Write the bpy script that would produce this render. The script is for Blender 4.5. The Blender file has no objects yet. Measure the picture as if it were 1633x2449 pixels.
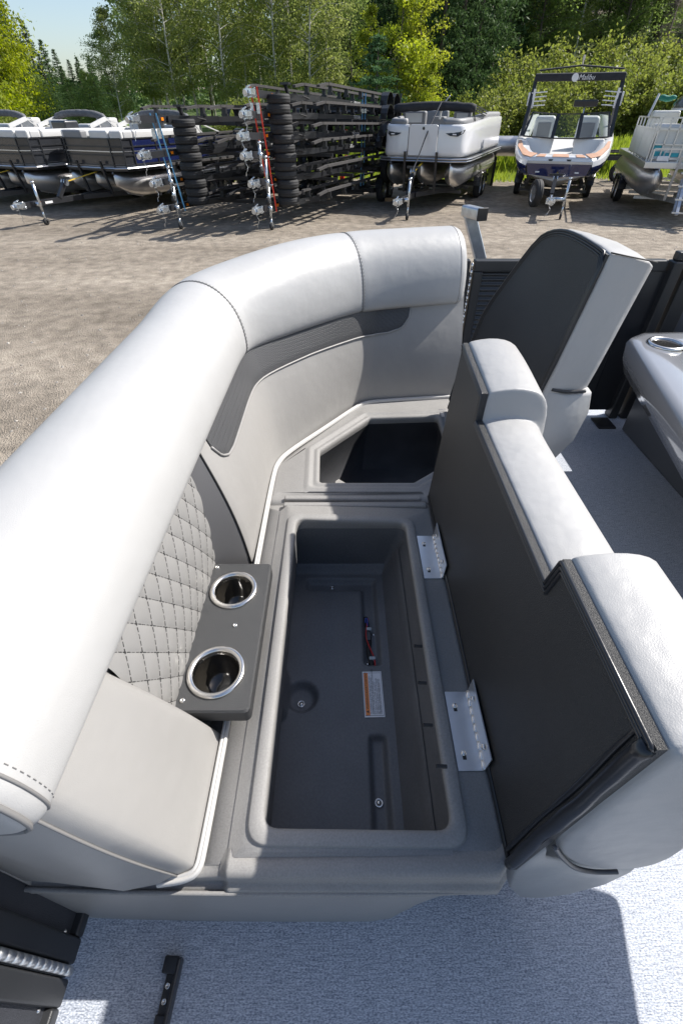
import bpy, bmesh, math, random
import numpy as np
from mathutils import Vector, Matrix

# ------------------------------------------------------------------ camera, world, sun
SC = bpy.context.scene
COL = SC.collection
F, HY, HC = 1100.0, 265.0, 1.40            # focal length in photo pixels, horizon row, eye height above the deck
TILT = math.atan((1224.5 - HY) / F)
CT, ST = math.cos(TILT), math.sin(TILT)
GZ = -.85                                  # gravel level below the deck

cam_d = bpy.data.cameras.new('camera')
cam_d.sensor_fit = 'HORIZONTAL'; cam_d.sensor_width = 24.0; cam_d.lens = 24.0 * F / 1633.0
cam_d.clip_start = 0.02; cam_d.clip_end = 2000
cam = bpy.data.objects.new('camera', cam_d); COL.objects.link(cam)
cam.location = (0, 0, HC); cam.rotation_euler = (math.pi / 2 - TILT, 0, 0)
SC.camera = cam

SUN = Vector((0.93, 0.38, 1.0)).normalized()
SUN_EL = math.asin(SUN.z); SUN_AZ = math.atan2(SUN.x, SUN.y)      # azimuth clockwise from +Y
world = bpy.data.worlds.new('World'); SC.world = world; world.use_nodes = True
wn = world.node_tree.nodes; wl = world.node_tree.links
sky = wn.new('ShaderNodeTexSky'); sky.sky_type = 'NISHITA'; sky.sun_disc = False
sky.sun_elevation = SUN_EL; sky.sun_rotation = SUN_AZ
sky.air_density = 1.0; sky.dust_density = 1.8; sky.ozone_density = 0.7; sky.altitude = 300
wl.new(sky.outputs[0], wn['Background'].inputs[0]); wn['Background'].inputs[1].default_value = 0.12

sun_d = bpy.data.lights.new('sun', 'SUN'); sun_d.energy = 4.8; sun_d.angle = math.radians(0.55); sun_d.color = (1.0, 0.96, 0.90)
sun_o = bpy.data.objects.new('sun', sun_d); COL.objects.link(sun_o)
sun_o.rotation_euler = SUN.to_track_quat('Z', 'Y').to_euler(); sun_o.location = (30, 10, 40)

SC.view_settings.view_transform = 'Standard'; SC.view_settings.look = 'None'
SC.view_settings.exposure = 0.56; SC.view_settings.gamma = 1.0; SC.view_settings.use_curve_mapping = False
SC.cycles.use_denoising = True
SC.cycles.max_bounces = 6; SC.cycles.transparent_max_bounces = 8
random.seed(4); RNG = np.random.default_rng(4)

# ------------------------------------------------------------------ pixel rays of the photograph -> points in metres
def ray(px, py):
    a = (px - 816.5) / F; v = (1224.5 - py) / F
    return a, CT + ST * v, -ST + CT * v
def PZ(px, py, z):
    r = ray(px, py); t = (z - HC) / r[2]; return (r[0] * t, r[1] * t, z)
def PY(px, py, y):
    r = ray(px, py); t = y / r[1]; return (r[0] * t, y, HC + r[2] * t)
def PX(px, py, x):
    r = ray(px, py); t = x / r[0]; return (x, r[1] * t, HC + r[2] * t)
def PT(px, py, t):
    r = ray(px, py); return (r[0] * t, r[1] * t, HC + r[2] * t)

# ------------------------------------------------------------------ helpers
def link(name, me, m=None, parent=None, smooth=False):
    o = bpy.data.objects.new(name, me); COL.objects.link(o)
    if m is not None and not me.materials: me.materials.append(m)
    if smooth: me.shade_smooth()
    if parent is not None: o.parent = parent
    return o
def mesh(name, v, f, m=None, parent=None, smooth=False):
    me = bpy.data.meshes.new(name); me.from_pydata([tuple(map(float, p)) for p in v], [], [tuple(int(i) for i in q) for q in f]); me.update()
    return link(name, me, m, parent, smooth)
def tag(o, label, cat=None, group=None, kind=None):
    if label: o['label'] = label
    if cat: o['category'] = cat
    if group: o['group'] = group
    if kind: o['kind'] = kind
    return o
def empty(name, loc=(0, 0, 0), rz=0.0):
    o = bpy.data.objects.new(name, None); COL.objects.link(o); o.empty_display_size = 0.1
    o.location = loc; o.rotation_euler = (0, 0, rz); return o
def bevel(o, w, seg=2, ang=35):
    b = o.modifiers.new('bevel', 'BEVEL'); b.width = w; b.segments = seg; b.limit_method = 'ANGLE'; b.angle_limit = math.radians(ang)
    b.harden_normals = False
    o.data.shade_smooth(); e = o.modifiers.new('wn', 'WEIGHTED_NORMAL'); e.keep_sharp = False
    return o
def subd(o, n=1):
    s = o.modifiers.new('sub', 'SUBSURF'); s.levels = n; s.render_levels = n; return o
def copy_tree(o, parent=None):
    c = o.copy(); COL.objects.link(c)
    if parent is not None: c.parent = parent
    for ch in list(o.children): copy_tree(ch, c)
    return c

def sstep(a, b, x): t = np.clip((x - a) / (b - a), 0, 1); return t * t * (3 - 2 * t)
class MB:                                    # collects simple solids into one mesh
    def __init__(s): s.v = []; s.f = []
    def add(s, v, f):
        n = len(s.v); s.v += [tuple(p) for p in v]; s.f += [tuple(i + n for i in q) for q in f]; return s
    def box(s, x0, x1, y0, y1, z0, z1):
        v = [(x, y, z) for z in (z0, z1) for x, y in ((x0, y0), (x1, y0), (x1, y1), (x0, y1))]
        return s.add(v, [(3, 2, 1, 0), (4, 5, 6, 7), (0, 1, 5, 4), (1, 2, 6, 5), (2, 3, 7, 6), (3, 0, 4, 7)])
    def bar(s, a, b, w, h, up=(0, 0, 1)):    # rectangular bar from a to b
        a = Vector(a); b = Vector(b); t = (b - a).normalized(); u = Vector(up)
        if abs(t.dot(u)) > 0.98: u = Vector((0, 1, 0))
        r = t.cross(u).normalized(); u = r.cross(t).normalized()
        v = [p + r * (sx * w / 2) + u * (sy * h / 2) for p in (a, b) for sx, sy in ((-1, -1), (1, -1), (1, 1), (-1, 1))]
        return s.add(v, [(0, 1, 2, 3), (7, 6, 5, 4), (0, 4, 5, 1), (1, 5, 6, 2), (2, 6, 7, 3), (3, 7, 4, 0)])
    def tube(s, pts, r, n=8, caps=True):
        pts = [Vector(p) for p in pts]; rr = r if hasattr(r, '__len__') else [r] * len(pts)
        V = []; prev = None
        for i, p in enumerate(pts):
            t = (pts[min(i + 1, len(pts) - 1)] - pts[max(i - 1, 0)]).normalized()
            u = prev if prev is not None else (Vector((0, 0, 1)) if abs(t.z) < 0.9 else Vector((0, 1, 0)))
            a = t.cross(u).normalized(); u = a.cross(t).normalized(); prev = u
            V += [p + a * (math.cos(k * 2 * math.pi / n) * rr[i]) + u * (math.sin(k * 2 * math.pi / n) * rr[i]) for k in range(n)]
        Q = []
        for i in range(len(pts) - 1):
            for k in range(n):
                k2 = (k + 1) % n; Q.append((i * n + k2, i * n + k, (i + 1) * n + k, (i + 1) * n + k2))
        if caps: Q.append(tuple(range(n))); Q.append(tuple(range((len(pts) - 1) * n + n - 1, (len(pts) - 1) * n - 1, -1)))
        return s.add(V, Q)
    def lathe(s, c, prof, n=24, axis='z'):   # prof: (radius, height) pairs
        V = []
        for r, h in prof:
            for k in range(n):
                a = 2 * math.pi * k / n; x, y = r * math.cos(a), r * math.sin(a)
                V.append((c[0] + x, c[1] + y, c[2] + h) if axis == 'z' else (c[0] + h, c[1] + x, c[2] + y) if axis == 'x' else (c[0] + x, c[1] + h, c[2] + y))
        Q = []
        for i in range(len(prof) - 1):
            for k in range(n):
                k2 = (k + 1) % n
                q = (i * n + k, i * n + k2, (i + 1) * n + k2, (i + 1) * n + k)
                Q.append(q if axis != 'y' else q[::-1])
        return s.add(V, Q)
    def prism(s, poly, d):                   # poly: list of 3d points, d: extrusion vector
        n = len(poly); d = Vector(d); V = [Vector(p) for p in poly]; V += [p + d for p in V]
        Q = [tuple(range(n - 1, -1, -1)), tuple(range(n, 2 * n))]
        Q += [(i, (i + 1) % n, n + (i + 1) % n, n + i) for i in range(n)]
        return s.add(V, Q)
    def build(s, name, m, parent=None, smooth=False, bev=0, seg=2):
        o = mesh(name, s.v, s.f, m, parent, smooth)
        if bev: bevel(o, bev, seg)
        return o

def fix_normals(o):
    bm = bmesh.new(); bm.from_mesh(o.data); bmesh.ops.recalc_face_normals(bm, faces=bm.faces); bm.to_mesh(o.data); bm.free(); return o
def grid_faces(nu, nv, cu=False, cv=False, off=0):
    Q = []
    for i in range(nu if cu else nu - 1):
        for j in range(nv if cv else nv - 1):
            i2 = (i + 1) % nu; j2 = (j + 1) % nv
            Q.append((off + i * nv + j, off + i2 * nv + j, off + i2 * nv + j2, off + i * nv + j2))
    return Q
def chaikin(P, n=2, closed=False):
    P = np.array(P, float)
    for _ in range(n):
        if closed: Qn = np.roll(P, -1, 0); P = np.stack([.75 * P + .25 * Qn, .25 * P + .75 * Qn], 1).reshape(-1, P.shape[1])
        else:
            A = .75 * P[:-1] + .25 * P[1:]; B = .25 * P[:-1] + .75 * P[1:]
            P = np.vstack([P[:1], np.stack([A, B], 1).reshape(-1, P.shape[1]), P[-1:]])
    return P
def resample(P, n):
    P = np.array(P, float); s = np.concatenate([[0], np.cumsum(np.linalg.norm(np.diff(P, axis=0), axis=1))])
    u = np.linspace(0, s[-1], n); return np.stack([np.interp(u, s, P[:, k]) for k in range(P.shape[1])], 1)
def rpoly(poly, off=0.0, r=0.02, k=5):       # offset polygon (counter-clockwise, off > 0 grows it), rounded corners
    n = len(poly); P = [Vector((p[0], p[1])) for p in poly]; out = []
    L = []
    for i in range(n):
        a, b = P[i], P[(i + 1) % n]; t = (b - a).normalized(); nn = Vector((t.y, -t.x)); L.append((a + nn * off, t))
    C = []
    for i in range(n):
        (a, t), (b, u) = L[i - 1], L[i]; den = t.x * u.y - t.y * u.x
        if abs(den) < 1e-6: C.append(b); continue
        q = b - a; C.append(a + t * ((q.x * u.y - q.y * u.x) / den))
    for i in range(n):
        t = L[i - 1][1]; u = L[i][1]; ang = math.acos(max(-1, min(1, t.dot(u))))
        d = min(r * math.tan(ang / 2), .45 * (C[i] - C[i - 1]).length, .45 * (C[(i + 1) % n] - C[i]).length)
        a, b = C[i] - t * d, C[i] + u * d
        for j in range(k + 1):
            w = j / k; out.append(((1 - w) ** 2 * a + 2 * w * (1 - w) * C[i] + w * w * b))
    return [(p.x, p.y) for p in out]

# ------------------------------------------------------------------ materials
def mat(name, col, rough=.5, metal=0.0, var=0.0, vscale=4.0, bump=0.0, bscale=200.0, coat=0.0, spec=.5, var2=0.0, v2scale=60.0, detail=4, rvar=0.0, wrinkle=0.0):
    m = bpy.data.materials.new(name); m.use_nodes = True; nt = m.node_tree; N = nt.nodes; K = nt.links
    b = N['Principled BSDF']; c = (*col, 1) if len(col) == 3 else col
    b.inputs['Base Color'].default_value = c; b.inputs['Roughness'].default_value = rough; b.inputs['Metallic'].default_value = metal
    b.inputs['Coat Weight'].default_value = coat; b.inputs['Coat Roughness'].default_value = .06; b.inputs['Specular IOR Level'].default_value = spec
    tc = N.new('ShaderNodeTexCoord'); src = None
    def nz(scale, det):
        n = N.new('ShaderNodeTexNoise'); n.inputs['Scale'].default_value = scale; n.inputs['Detail'].default_value = det
        K.new(tc.outputs['Object'], n.inputs['Vector']); return n
    last = None
    for amt, sc in ((var, vscale), (var2, v2scale)):
        if amt <= 0: continue
        n = nz(sc, detail); mx = N.new('ShaderNodeMix'); mx.data_type = 'RGBA'; mx.blend_type = 'MULTIPLY'; mx.inputs[0].default_value = 1.0
        rp = N.new('ShaderNodeMapRange'); rp.inputs[1].default_value = .3; rp.inputs[2].default_value = .7; rp.inputs[3].default_value = 1 - amt; rp.inputs[4].default_value = 1 + amt
        K.new(n.outputs['Fac'], rp.inputs[0])
        if last is None: mx.inputs[6].default_value = c
        else: K.new(last, mx.inputs[6])
        K.new(rp.outputs[0], mx.inputs[7]); last = mx.outputs[2]
    if last is not None: K.new(last, b.inputs['Base Color'])
    if rvar > 0:
        n = nz(9, 3); rp = N.new('ShaderNodeMapRange'); rp.inputs[3].default_value = max(.02, rough - rvar); rp.inputs[4].default_value = min(1, rough + rvar)
        K.new(n.outputs['Fac'], rp.inputs[0]); K.new(rp.outputs[0], b.inputs['Roughness'])
    if bump > 0:
        n = nz(bscale, 3); bp = N.new('ShaderNodeBump'); bp.inputs['Strength'].default_value = bump; bp.inputs['Distance'].default_value = .002
        K.new(n.outputs['Fac'], bp.inputs['Height']); K.new(bp.outputs[0], b.inputs['Normal'])
        if wrinkle > 0:                      # shallow pulls and creases in stretched vinyl
            w1 = nz(16, 2); w2 = N.new('ShaderNodeBump'); w2.inputs['Strength'].default_value = wrinkle; w2.inputs['Distance'].default_value = .02
            K.new(w1.outputs['Fac'], w2.inputs['Height']); K.new(w2.outputs[0], bp.inputs['Normal'])
    return m
M = {}
M['vinyl'] = mat('light_vinyl', (.42, .417, .411), .42, bump=.22, bscale=650, var=.03, vscale=5, wrinkle=.10)
M['vinyl_back'] = mat('warm_grey_vinyl', (.315, .306, .294), .42, bump=.2, bscale=650, var=.03, vscale=6, wrinkle=.10)
M['vinyl_quilt'] = mat('quilt_vinyl', (.265, .26, .253), .42, bump=.2, bscale=650, var=.03, vscale=6)
M['vinyl_lid'] = mat('cushion_vinyl', (.385, .382, .376), .42, bump=.25, bscale=520, var=.03, vscale=6, wrinkle=.22)
M['vinyl_dark'] = mat('charcoal_vinyl', (.105, .105, .11), .42, bump=.15, bscale=420)
M['piping'] = mat('white_piping', (.52, .51, .49), .4, bump=.1, bscale=500)
M['plastic'] = mat('moulded_grey_plastic', (.29, .282, .272), .55, bump=.6, bscale=900, var=.07, vscale=7, var2=.10, v2scale=260, rvar=.1)
M['bin'] = mat('bin_plastic', (.145, .147, .152), .5, bump=.4, bscale=600, var=.10, vscale=9, var2=.10, v2scale=150, rvar=.14)
M['panel'] = mat('cushion_underside', (.034, .034, .034), .42, bump=1.0, bscale=620, var=.10, vscale=5, var2=.35, v2scale=600)
M['trim'] = mat('black_trim', (.022, .023, .026), .28, bump=.1, bscale=200)
M['cup_panel'] = mat('textured_black_plastic', (.033, .034, .036), .5, bump=.9, bscale=650, spec=.7)
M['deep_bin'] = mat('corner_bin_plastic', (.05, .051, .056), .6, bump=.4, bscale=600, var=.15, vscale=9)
M['steel'] = mat('stainless_steel', (.72, .70, .67), .22, metal=1.0, bump=.04, bscale=90, rvar=.08)
M['brushed'] = mat('brushed_steel', (.76, .76, .76), .36, metal=.95, bump=.06, bscale=240, var=.06, vscale=14)
M['galv'] = mat('galvanised_steel', (.55, .57, .60), .38, metal=.9, var=.15, vscale=22, bump=.1, bscale=80)
M['black_metal'] = mat('black_powder_coat', (.025, .026, .028), .42, bump=.15, bscale=400, var=.1, vscale=6)
M['cup'] = mat('cup_liner', (.02, .018, .015), .12, coat=.4)
M['gloss'] = mat('grey_gelcoat', (.22, .225, .24), .12, coat=.7, var=.03, vscale=3)
M['console'] = mat('console_side', (.085, .09, .10), .35, var=.05)
M['rubber'] = mat('rubber', (.022, .022, .023), .75, bump=.3, bscale=60, var=.2, vscale=8)
M['stitch'] = mat('dark_thread', (.03, .03, .03), .7)
M['stitch_l'] = mat('grey_thread', (.20, .195, .19), .6)
M['white'] = mat('white_gelcoat', (.74, .74, .75), .2, coat=.5, var=.04, vscale=.8)
M['label_white'] = mat('label_paper', (.78, .78, .80), .4)
M['label_orange'] = mat('label_orange', (.85, .27, .06), .45)
M['ink'] = mat('ink', (.03, .03, .035), .6)
M['orange'] = mat('amber_lens', (.9, .24, .01), .25)
M['red'] = mat('red_strap', (.72, .045, .02), .55)
M['blue'] = mat('blue_strap', (.12, .36, .60), .55)
M['yellow'] = mat('yellow_strap', (.80, .52, .03), .55)
M['wire_red'] = mat('red_wire', (.5, .02, .02), .4)
M['wire_blue'] = mat('blue_wire', (.03, .08, .4), .4)
M['nylon'] = mat('grey_nylon', (.42, .47, .50), .5)
# ------------------------------------------------------------------ woven deck floor
def weave():
    m = bpy.data.materials.new('woven_deck_vinyl'); m.use_nodes = True; N = m.node_tree.nodes; K = m.node_tree.links; b = N['Principled BSDF']
    tc = N.new('ShaderNodeTexCoord')
    def mp(sx, sy):
        n = N.new('ShaderNodeMapping'); n.inputs['Scale'].default_value = (sx, sy, 1); K.new(tc.outputs['Object'], n.inputs['Vector']); return n
    br = N.new('ShaderNodeTexNoise'); br.inputs['Scale'].default_value = 1; br.inputs['Detail'].default_value = 2
    K.new(mp(190, 420).outputs[0], br.inputs['Vector'])                 # short threads running across
    big = N.new('ShaderNodeTexNoise'); big.inputs['Scale'].default_value = 1; big.inputs['Detail'].default_value = 3; K.new(mp(26, 300).outputs[0], big.inputs['Vector'])
    ad = N.new('ShaderNodeMath'); ad.operation = 'MULTIPLY_ADD'; ad.inputs[1].default_value = .45
    K.new(big.outputs['Fac'], ad.inputs[0]); K.new(br.outputs['Fac'], ad.inputs[2])
    cr = N.new('ShaderNodeValToRGB'); e = cr.color_ramp.elements
    e[0].position = .50; e[0].color = (.17, .19, .24, 1); e[1].position = .90; e[1].color = (.62, .65, .70, 1)
    k = cr.color_ramp.elements.new(.70); k.color = (.37, .40, .46, 1)
    K.new(ad.outputs[0], cr.inputs[0]); K.new(cr.outputs[0], b.inputs['Base Color'])
    b.inputs['Roughness'].default_value = .6
    bp = N.new('ShaderNodeBump'); bp.inputs['Strength'].default_value = .5; bp.inputs['Distance'].default_value = .002
    K.new(ad.outputs[0], bp.inputs['Height']); K.new(bp.outputs[0], b.inputs['Normal'])
    return m
M['weave'] = weave()
deck = MB().box(-.66, 2.5, -2.6, 2.62, -.07, 0).build('deck', M['weave']); deck['kind'] = 'structure'
deck['label'] = 'blue grey woven vinyl deck floor of the boat'
for xx in (-.25, 2.05):                    # floats that carry the deck
    MB().tube([(xx, 3.0, -.30), (xx, 2.4, -.36), (xx, 2.2, -.38), (xx, -2.6, -.38)], [.05, .26, .30, .30], 20).build('pontoon_tube', M['galv'], deck, True)
MB().box(-.66, -.62, -2.6, 2.62, -.16, -.072).box(2.46, 2.5, -2.6, 2.62, -.16, -.072).build('rub_rail', M['black_metal'], deck)

# ------------------------------------------------------------------ corner lounge
lounge = empty('corner_lounge', (0, .9, 0)); tag(lounge, 'light grey vinyl corner lounge with its seat cushions hinged open over two storage bins', 'lounge seat')
LO = Vector((0, .9, 0))
def lp(o):                                  # keep world coordinates under the lounge's empty
    o.parent = lounge; o.matrix_parent_inverse = Matrix.Translation(-LO); return o
def sub(o, p): o.parent = p; return o

def loops_mesh(name, loops, m, cap=False, smooth=True):
    n = len(loops[0][0]); V = []; Q = []
    for pts, z in loops:
        for i, p in enumerate(pts): V.append((p[0], p[1], z[i] if hasattr(z, '__len__') else z))
    for l in range(len(loops) - 1):
        for i in range(n):
            j = (i + 1) % n; Q.append((l * n + i, l * n + j, (l + 1) * n + j, (l + 1) * n + i))
    if cap: Q.append(tuple((len(loops) - 1) * n + i for i in range(n)))
    return mesh(name, V, Q, m, None, smooth)
ZR = .36
# --- moulded rim and bin of the long hatch
H1 = [(-.150, .264), (.214, .264), (.214, 1.143), (-.150, 1.143)]
def h1(off, r): return rpoly(H1, off, r, 6)
def outer1(x0, x1, y0, y1, r=.006): return rpoly([(x0, y0), (x1, y0), (x1, y1), (x0, y1)], 0, r, 6)
def zl(pts, lo, hi, x=-.205): return [lo if p[0] < x else hi for p in pts]
o_a = outer1(-.30, .312, .213, 1.252); o_b = outer1(-.216, .308, .215, 1.225); o_c = outer1(-.191, .3, .225, 1.218)
lip = lambda pts, z: [z + .017 * float(1 - sstep(-.165, -.02, p[0])) for p in pts]
rim = loops_mesh('hatch_rim', [
    (outer1(-.30, .318, .213, 1.255), .20), (o_a, zl(o_a, .338, .344)), (o_b, [.338 if p[0] < 0 else .348 for p in o_b]), (o_c, lip(o_c, .3505)),
    *[(h1(a_, r_), lip(h1(a_, r_), z_)) for a_, r_, z_ in ((.031, .043, .3505), (.0295, .042, .352), (.0285, .042, .3575), (.026, .04, .3595), (.009, .034, .3600), (.003, .031, .3585), (.0, .03, .354), (-.001, .03, .343))], (h1(.003, .03), .326)], M['plastic'])
lp(rim)
# near end roll of the shell: raised band, small step, lower lip
V = []; prof = [(.236, .3490), (.219, .356), (.212, .3585), (.200, .358), (.193, .354), (.190, .346), (.1895, .331), (.186, .326), (.179, .324), (.176, .318), (.176, .300)]
xs = np.concatenate([np.linspace(-.64, -.226, 12), np.linspace(-.222, -.205, 8), np.linspace(-.19, .309, 26)])
for x in xs:
    e = float(sstep(-.224, -.207, x)); d = max(0, (x - .285) / .024) ** 2 * .02
    for (y, z) in prof: V.append((x, y + d + (1 - e) * .004, min(z - (1 - e) * .014, .3372 if x < -.224 else 1) - d * .2))
lp(mesh('front_roll', V, [q[::-1] for q in grid_faces(len(xs), len(prof))], M['plastic'], None, True))
lp(MB().box(-.214, .306, .2245, .2265, .30, .349).build('front_ridge', M['plastic']))
# far ridge of the long hatch, beside the joint
lp(MB().box(-.205, .300, 1.226, 1.250, .33, .359).build('rear_ridge', M['plastic'], bev=.007, seg=3))
# --- bin walls
bw = loops_mesh('bin_wall', [(h1(.004, .03), .327), (h1(.004, .03), .30),
    ([(p[0] + (.0 if p[0] < 0 else -.02), p[1] + (.012 if p[1] > .7 else .0)) for p in h1(.004, .03)], .22),
    ([(-.19 if p[0] < 0 else .150, p[1] + (.02 if p[1] > .7 else -.02)) for p in h1(.004, .04)], .10)], M['bin'])
bw.data.flip_normals(); lp(bw)
# --- bin floor: pressed sheet with grooves, a round well and a side pocket
def boxd(X, Y, x0, x1, y0, y1, r=.012):
    qx = np.abs(X - (x0 + x1) / 2) - (x1 - x0) / 2 + r; qy = np.abs(Y - (y0 + y1) / 2) - (y1 - y0) / 2 + r
    return np.hypot(np.maximum(qx, 0), np.maximum(qy, 0)) + np.minimum(np.maximum(qx, qy), 0) - r
def floor_z(X, Y):
    z = np.full_like(X, .10)
    g1 = np.minimum(boxd(X, Y, -.128, .124, 1.062, 1.115), boxd(X, Y, .070, .124, .765, 1.115))
    g2 = boxd(X, Y, .075, .123, .20, .552)
    z -= .020 * (1 - sstep(-.012, .004, g1)); z -= .022 * (1 - sstep(-.012, .004, g2))
    w = np.hypot(X + .117, Y - .664); z -= .028 * (1 - sstep(.030, .052, w))
    z += .16 * sstep(.152, .205, X) ** 1.2 * .9                      # right wall fillet
    z += .03 * sstep(1.135, 1.17, Y)
    p = boxd(X, Y, -.25, -.160, .592, .735, .02); z += .10 * (1 - sstep(-.012, .008, p))
    return z
gx = np.linspace(-.2, .2, 90); gy = np.linspace(.22, 1.175, 210); GX, GY = np.meshgrid(gx, gy, indexing='ij')
fl = mesh('bin_floor', np.stack([GX, GY, floor_z(GX, GY)], -1).reshape(-1, 3), grid_faces(90, 210), M['bin'], None, True); lp(fl)
def washer(x, y, z, p, r=.011):
    b = MB().lathe((x, y, z), [(r, 0), (r, .0022), (r * .78, .003), (r * .72, .0012), (r * .62, .0012), (r * .55, .004), (.0001, .0048)], 18)
    s = b.build('screw', M['steel'], None, True); lp(s); 
    return s
for (px, py) in ((720, 1683), (906, 1922), (794, 1408)):
    q = PZ(px, py, .078); washer(q[0], q[1], float(floor_z(np.array([q[0]]), np.array([q[1]]))[0]) + .001, None, .011 if py > 1500 else .008)
for (px, py) in ((1003, 1545), (1013, 1633), (1027, 1734), (1060, 1833)):   # bolts through the right wall
    q = PX(px, py, .172); lp(MB().tube([(q[0] - .012, q[1], q[2]), (q[0] + .006, q[1], q[2] - .002)], .0035, 8).build('bolt', M['rubber']))
# warning label on the bin floor
def text(body, size, m, parent, loc, rot=(0, 0, 0), align='LEFT', shear=0, name='lettering', ext=0.0, sx=1.0):
    cu = bpy.data.curves.new(name, 'FONT'); cu.body = body; cu.size = size; cu.align_x = align; cu.align_y = 'CENTER'; cu.shear = shear; cu.extrude = ext; cu.resolution_u = 2
    o = bpy.data.objects.new(name, cu); COL.objects.link(o); dg = bpy.context.evaluated_depsgraph_get()
    me = bpy.data.meshes.new_from_object(o.evaluated_get(dg)); bpy.data.objects.remove(o); bpy.data.curves.remove(cu)
    o = bpy.data.objects.new(name, me); COL.objects.link(o); me.materials.clear(); me.materials.append(m)
    o.location = loc; o.rotation_euler = rot; o.scale = (sx, 1, 1)
    if parent is not None: o.parent = parent
    return o
c = [PZ(866, 1607, .102), PZ(911, 1606, .102), PZ(921, 1715, .102), PZ(872, 1717, .102)]
cx = sum(p[0] for p in c) / 4; cy = sum(p[1] for p in c) / 4; lw = (c[1][0] - c[0][0] + c[2][0] - c[3][0]) / 2; lh = (c[0][1] - c[3][1] + c[1][1] - c[2][1]) / 2
lab = MB().box(-lw / 2, lw / 2, -lh / 2, lh / 2, 0, .0006).build('warning_label', M['label_white'])
lab.location = (cx, cy, .1015); lab.rotation_euler = (0, 0, .02); lp(lab); lab['label'] = 'white and orange warning sticker on the bin floor'
sub(MB().box(-lw * .43, -lw * .22, -lh * .46, lh * .46, .0007, .0011).build('orange_band', M['label_orange']), lab)
fr = MB()
for a in ((-.455, .455, .462, .468), (-.455, .455, -.468, -.462)): fr.box(lw * a[0], lw * a[1], lh * a[2], lh * a[3], .0007, .0010)
for a in ((-.46, -.45), (.45, .46)): fr.box(lw * a[0], lw * a[1], -lh * .468, lh * .468, .0007, .0010)
sub(fr.build('border_line', M['ink']), lab)
text('\u25B2 WARNING/AVERTISSEMENT', lh * .066, M['ink'], lab, (-lw * .325, -lh * .42, .0013), (0, 0, math.pi / 2))
for i, s in enumerate(('No ventilation is provided. Fuel vapors are a fire', 'and explosion hazard. To avoid injury or death,', 'DO NOT STORE FUEL OR FLAMMABLE LIQUIDS HERE.', "Cet espace n'est pas ventil\u00e9. Les vapeurs", 'sont explosives et peuvent causer un incendie.', 'Afin d\'\u00e9viter toute blessure grave ou la mort,', "N'ENTREPOSEZ PAS DE CARBURANT ICI.")):
    text(s, lh * .042, M['ink'], lab, (lw * (-.165 + .085 * i), -lh * .44, .0013), (0, 0, math.pi / 2))
# --- corner hatch
H2 = [(-.083, 1.372), (.270, 1.372), (.385, 1.470), (.437, 1.640), (.437, 1.868), (.128, 1.850), (-.088, 1.585)]
O2 = [(-.29, 1.262), (.318, 1.262), (.470, 1.40), (.52, 1.62), (.56, 2.07), (.080, 2.005), (-.29, 1.50)]
def h2(off, r=.02): return rpoly(H2, off, r, 6)
def o2(off, r=.012): return rpoly(O2, off, r, 6)
a2, b2, c2 = o2(0), o2(-.03), o2(-.05)
z2 = lambda pts, lo, hi: [lo if (p[0] < -.19) else hi for p in pts]
lp(loops_mesh('corner_rim', [(o2(.004), .2), (a2, z2(a2, .338, .345)), (b2, z2(b2, .338, .350)), (c2, .351), (h2(.062), .351), (h2(.055), .353), (h2(.044), .3585), (h2(.036), .358), (h2(.028), .350), (h2(.022), .3495), (h2(.016), .353), (h2(.007), .3535), (h2(.001), .348), (h2(0), .335), (h2(.004), .318)], M['plastic']))
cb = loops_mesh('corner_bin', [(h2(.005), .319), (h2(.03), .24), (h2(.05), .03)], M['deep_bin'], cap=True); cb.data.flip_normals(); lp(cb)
lp(MB().box(-.205, .285, 1.268, 1.292, .33, .356).build('corner_ridge', M['plastic'], bev=.007, seg=3))
q = PZ(975, 1092, .05); lp(MB().box(q[0] - .035, q[0] + .03, q[1], q[1] + .07, .03, .31).build('bin_post', M['bin'], bev=.006))
q = PZ(815, 1150, .05); lp(MB().prism([(-.075, 1.46, .031), (-.02, 1.42, .031), (-.02, 1.42, .075), (-.075, 1.46, .085)], (.05, .30, 0)).build('bin_partition', M['plastic'], bev=.004))
# --- side skins of the base down to the deck
V = []
zz = [.312, .300, .22, .12, .03, .0]; ins = [0, .003, .012, .034, .062, .08]
path = chaikin([(-.66, .186), (-.5, .18), (-.2, .176), (.05, .176), (.22, .179), (.300, .200), (.312, .30), (.314, .6), (.316, 1.0), (.32, 1.27), (.47, 1.42), (.53, 1.62), (.57, 2.06)], 2)
for z, i_ in zip(zz, ins):
    for k, p in enumerate(path):
        t = path[min(k + 1, len(path) - 1)] - path[max(k - 1, 0)]; t = t / np.linalg.norm(t); nrm = np.array([-t[1], t[0]])
        f = float(sstep(.08, .30, p[0]) * (1 - sstep(.25, .40, p[1])))
        V.append((p[0] + nrm[0] * i_ * f, p[1] + nrm[1] * i_ * f, z))
lp(mesh('base_skirt', V, [q for q in grid_faces(len(zz), len(path))], M['vinyl_back'], None, True))
lp(MB().tube([(p[0], p[1] - .001, .3135) for p in chaikin([(-.66, .186), (-.5, .18), (-.2, .176), (.05, .176), (.22, .178), (.29, .187)], 2)], .0045, 6).build('skirt_welt', M['plastic'], None, True))

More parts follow.
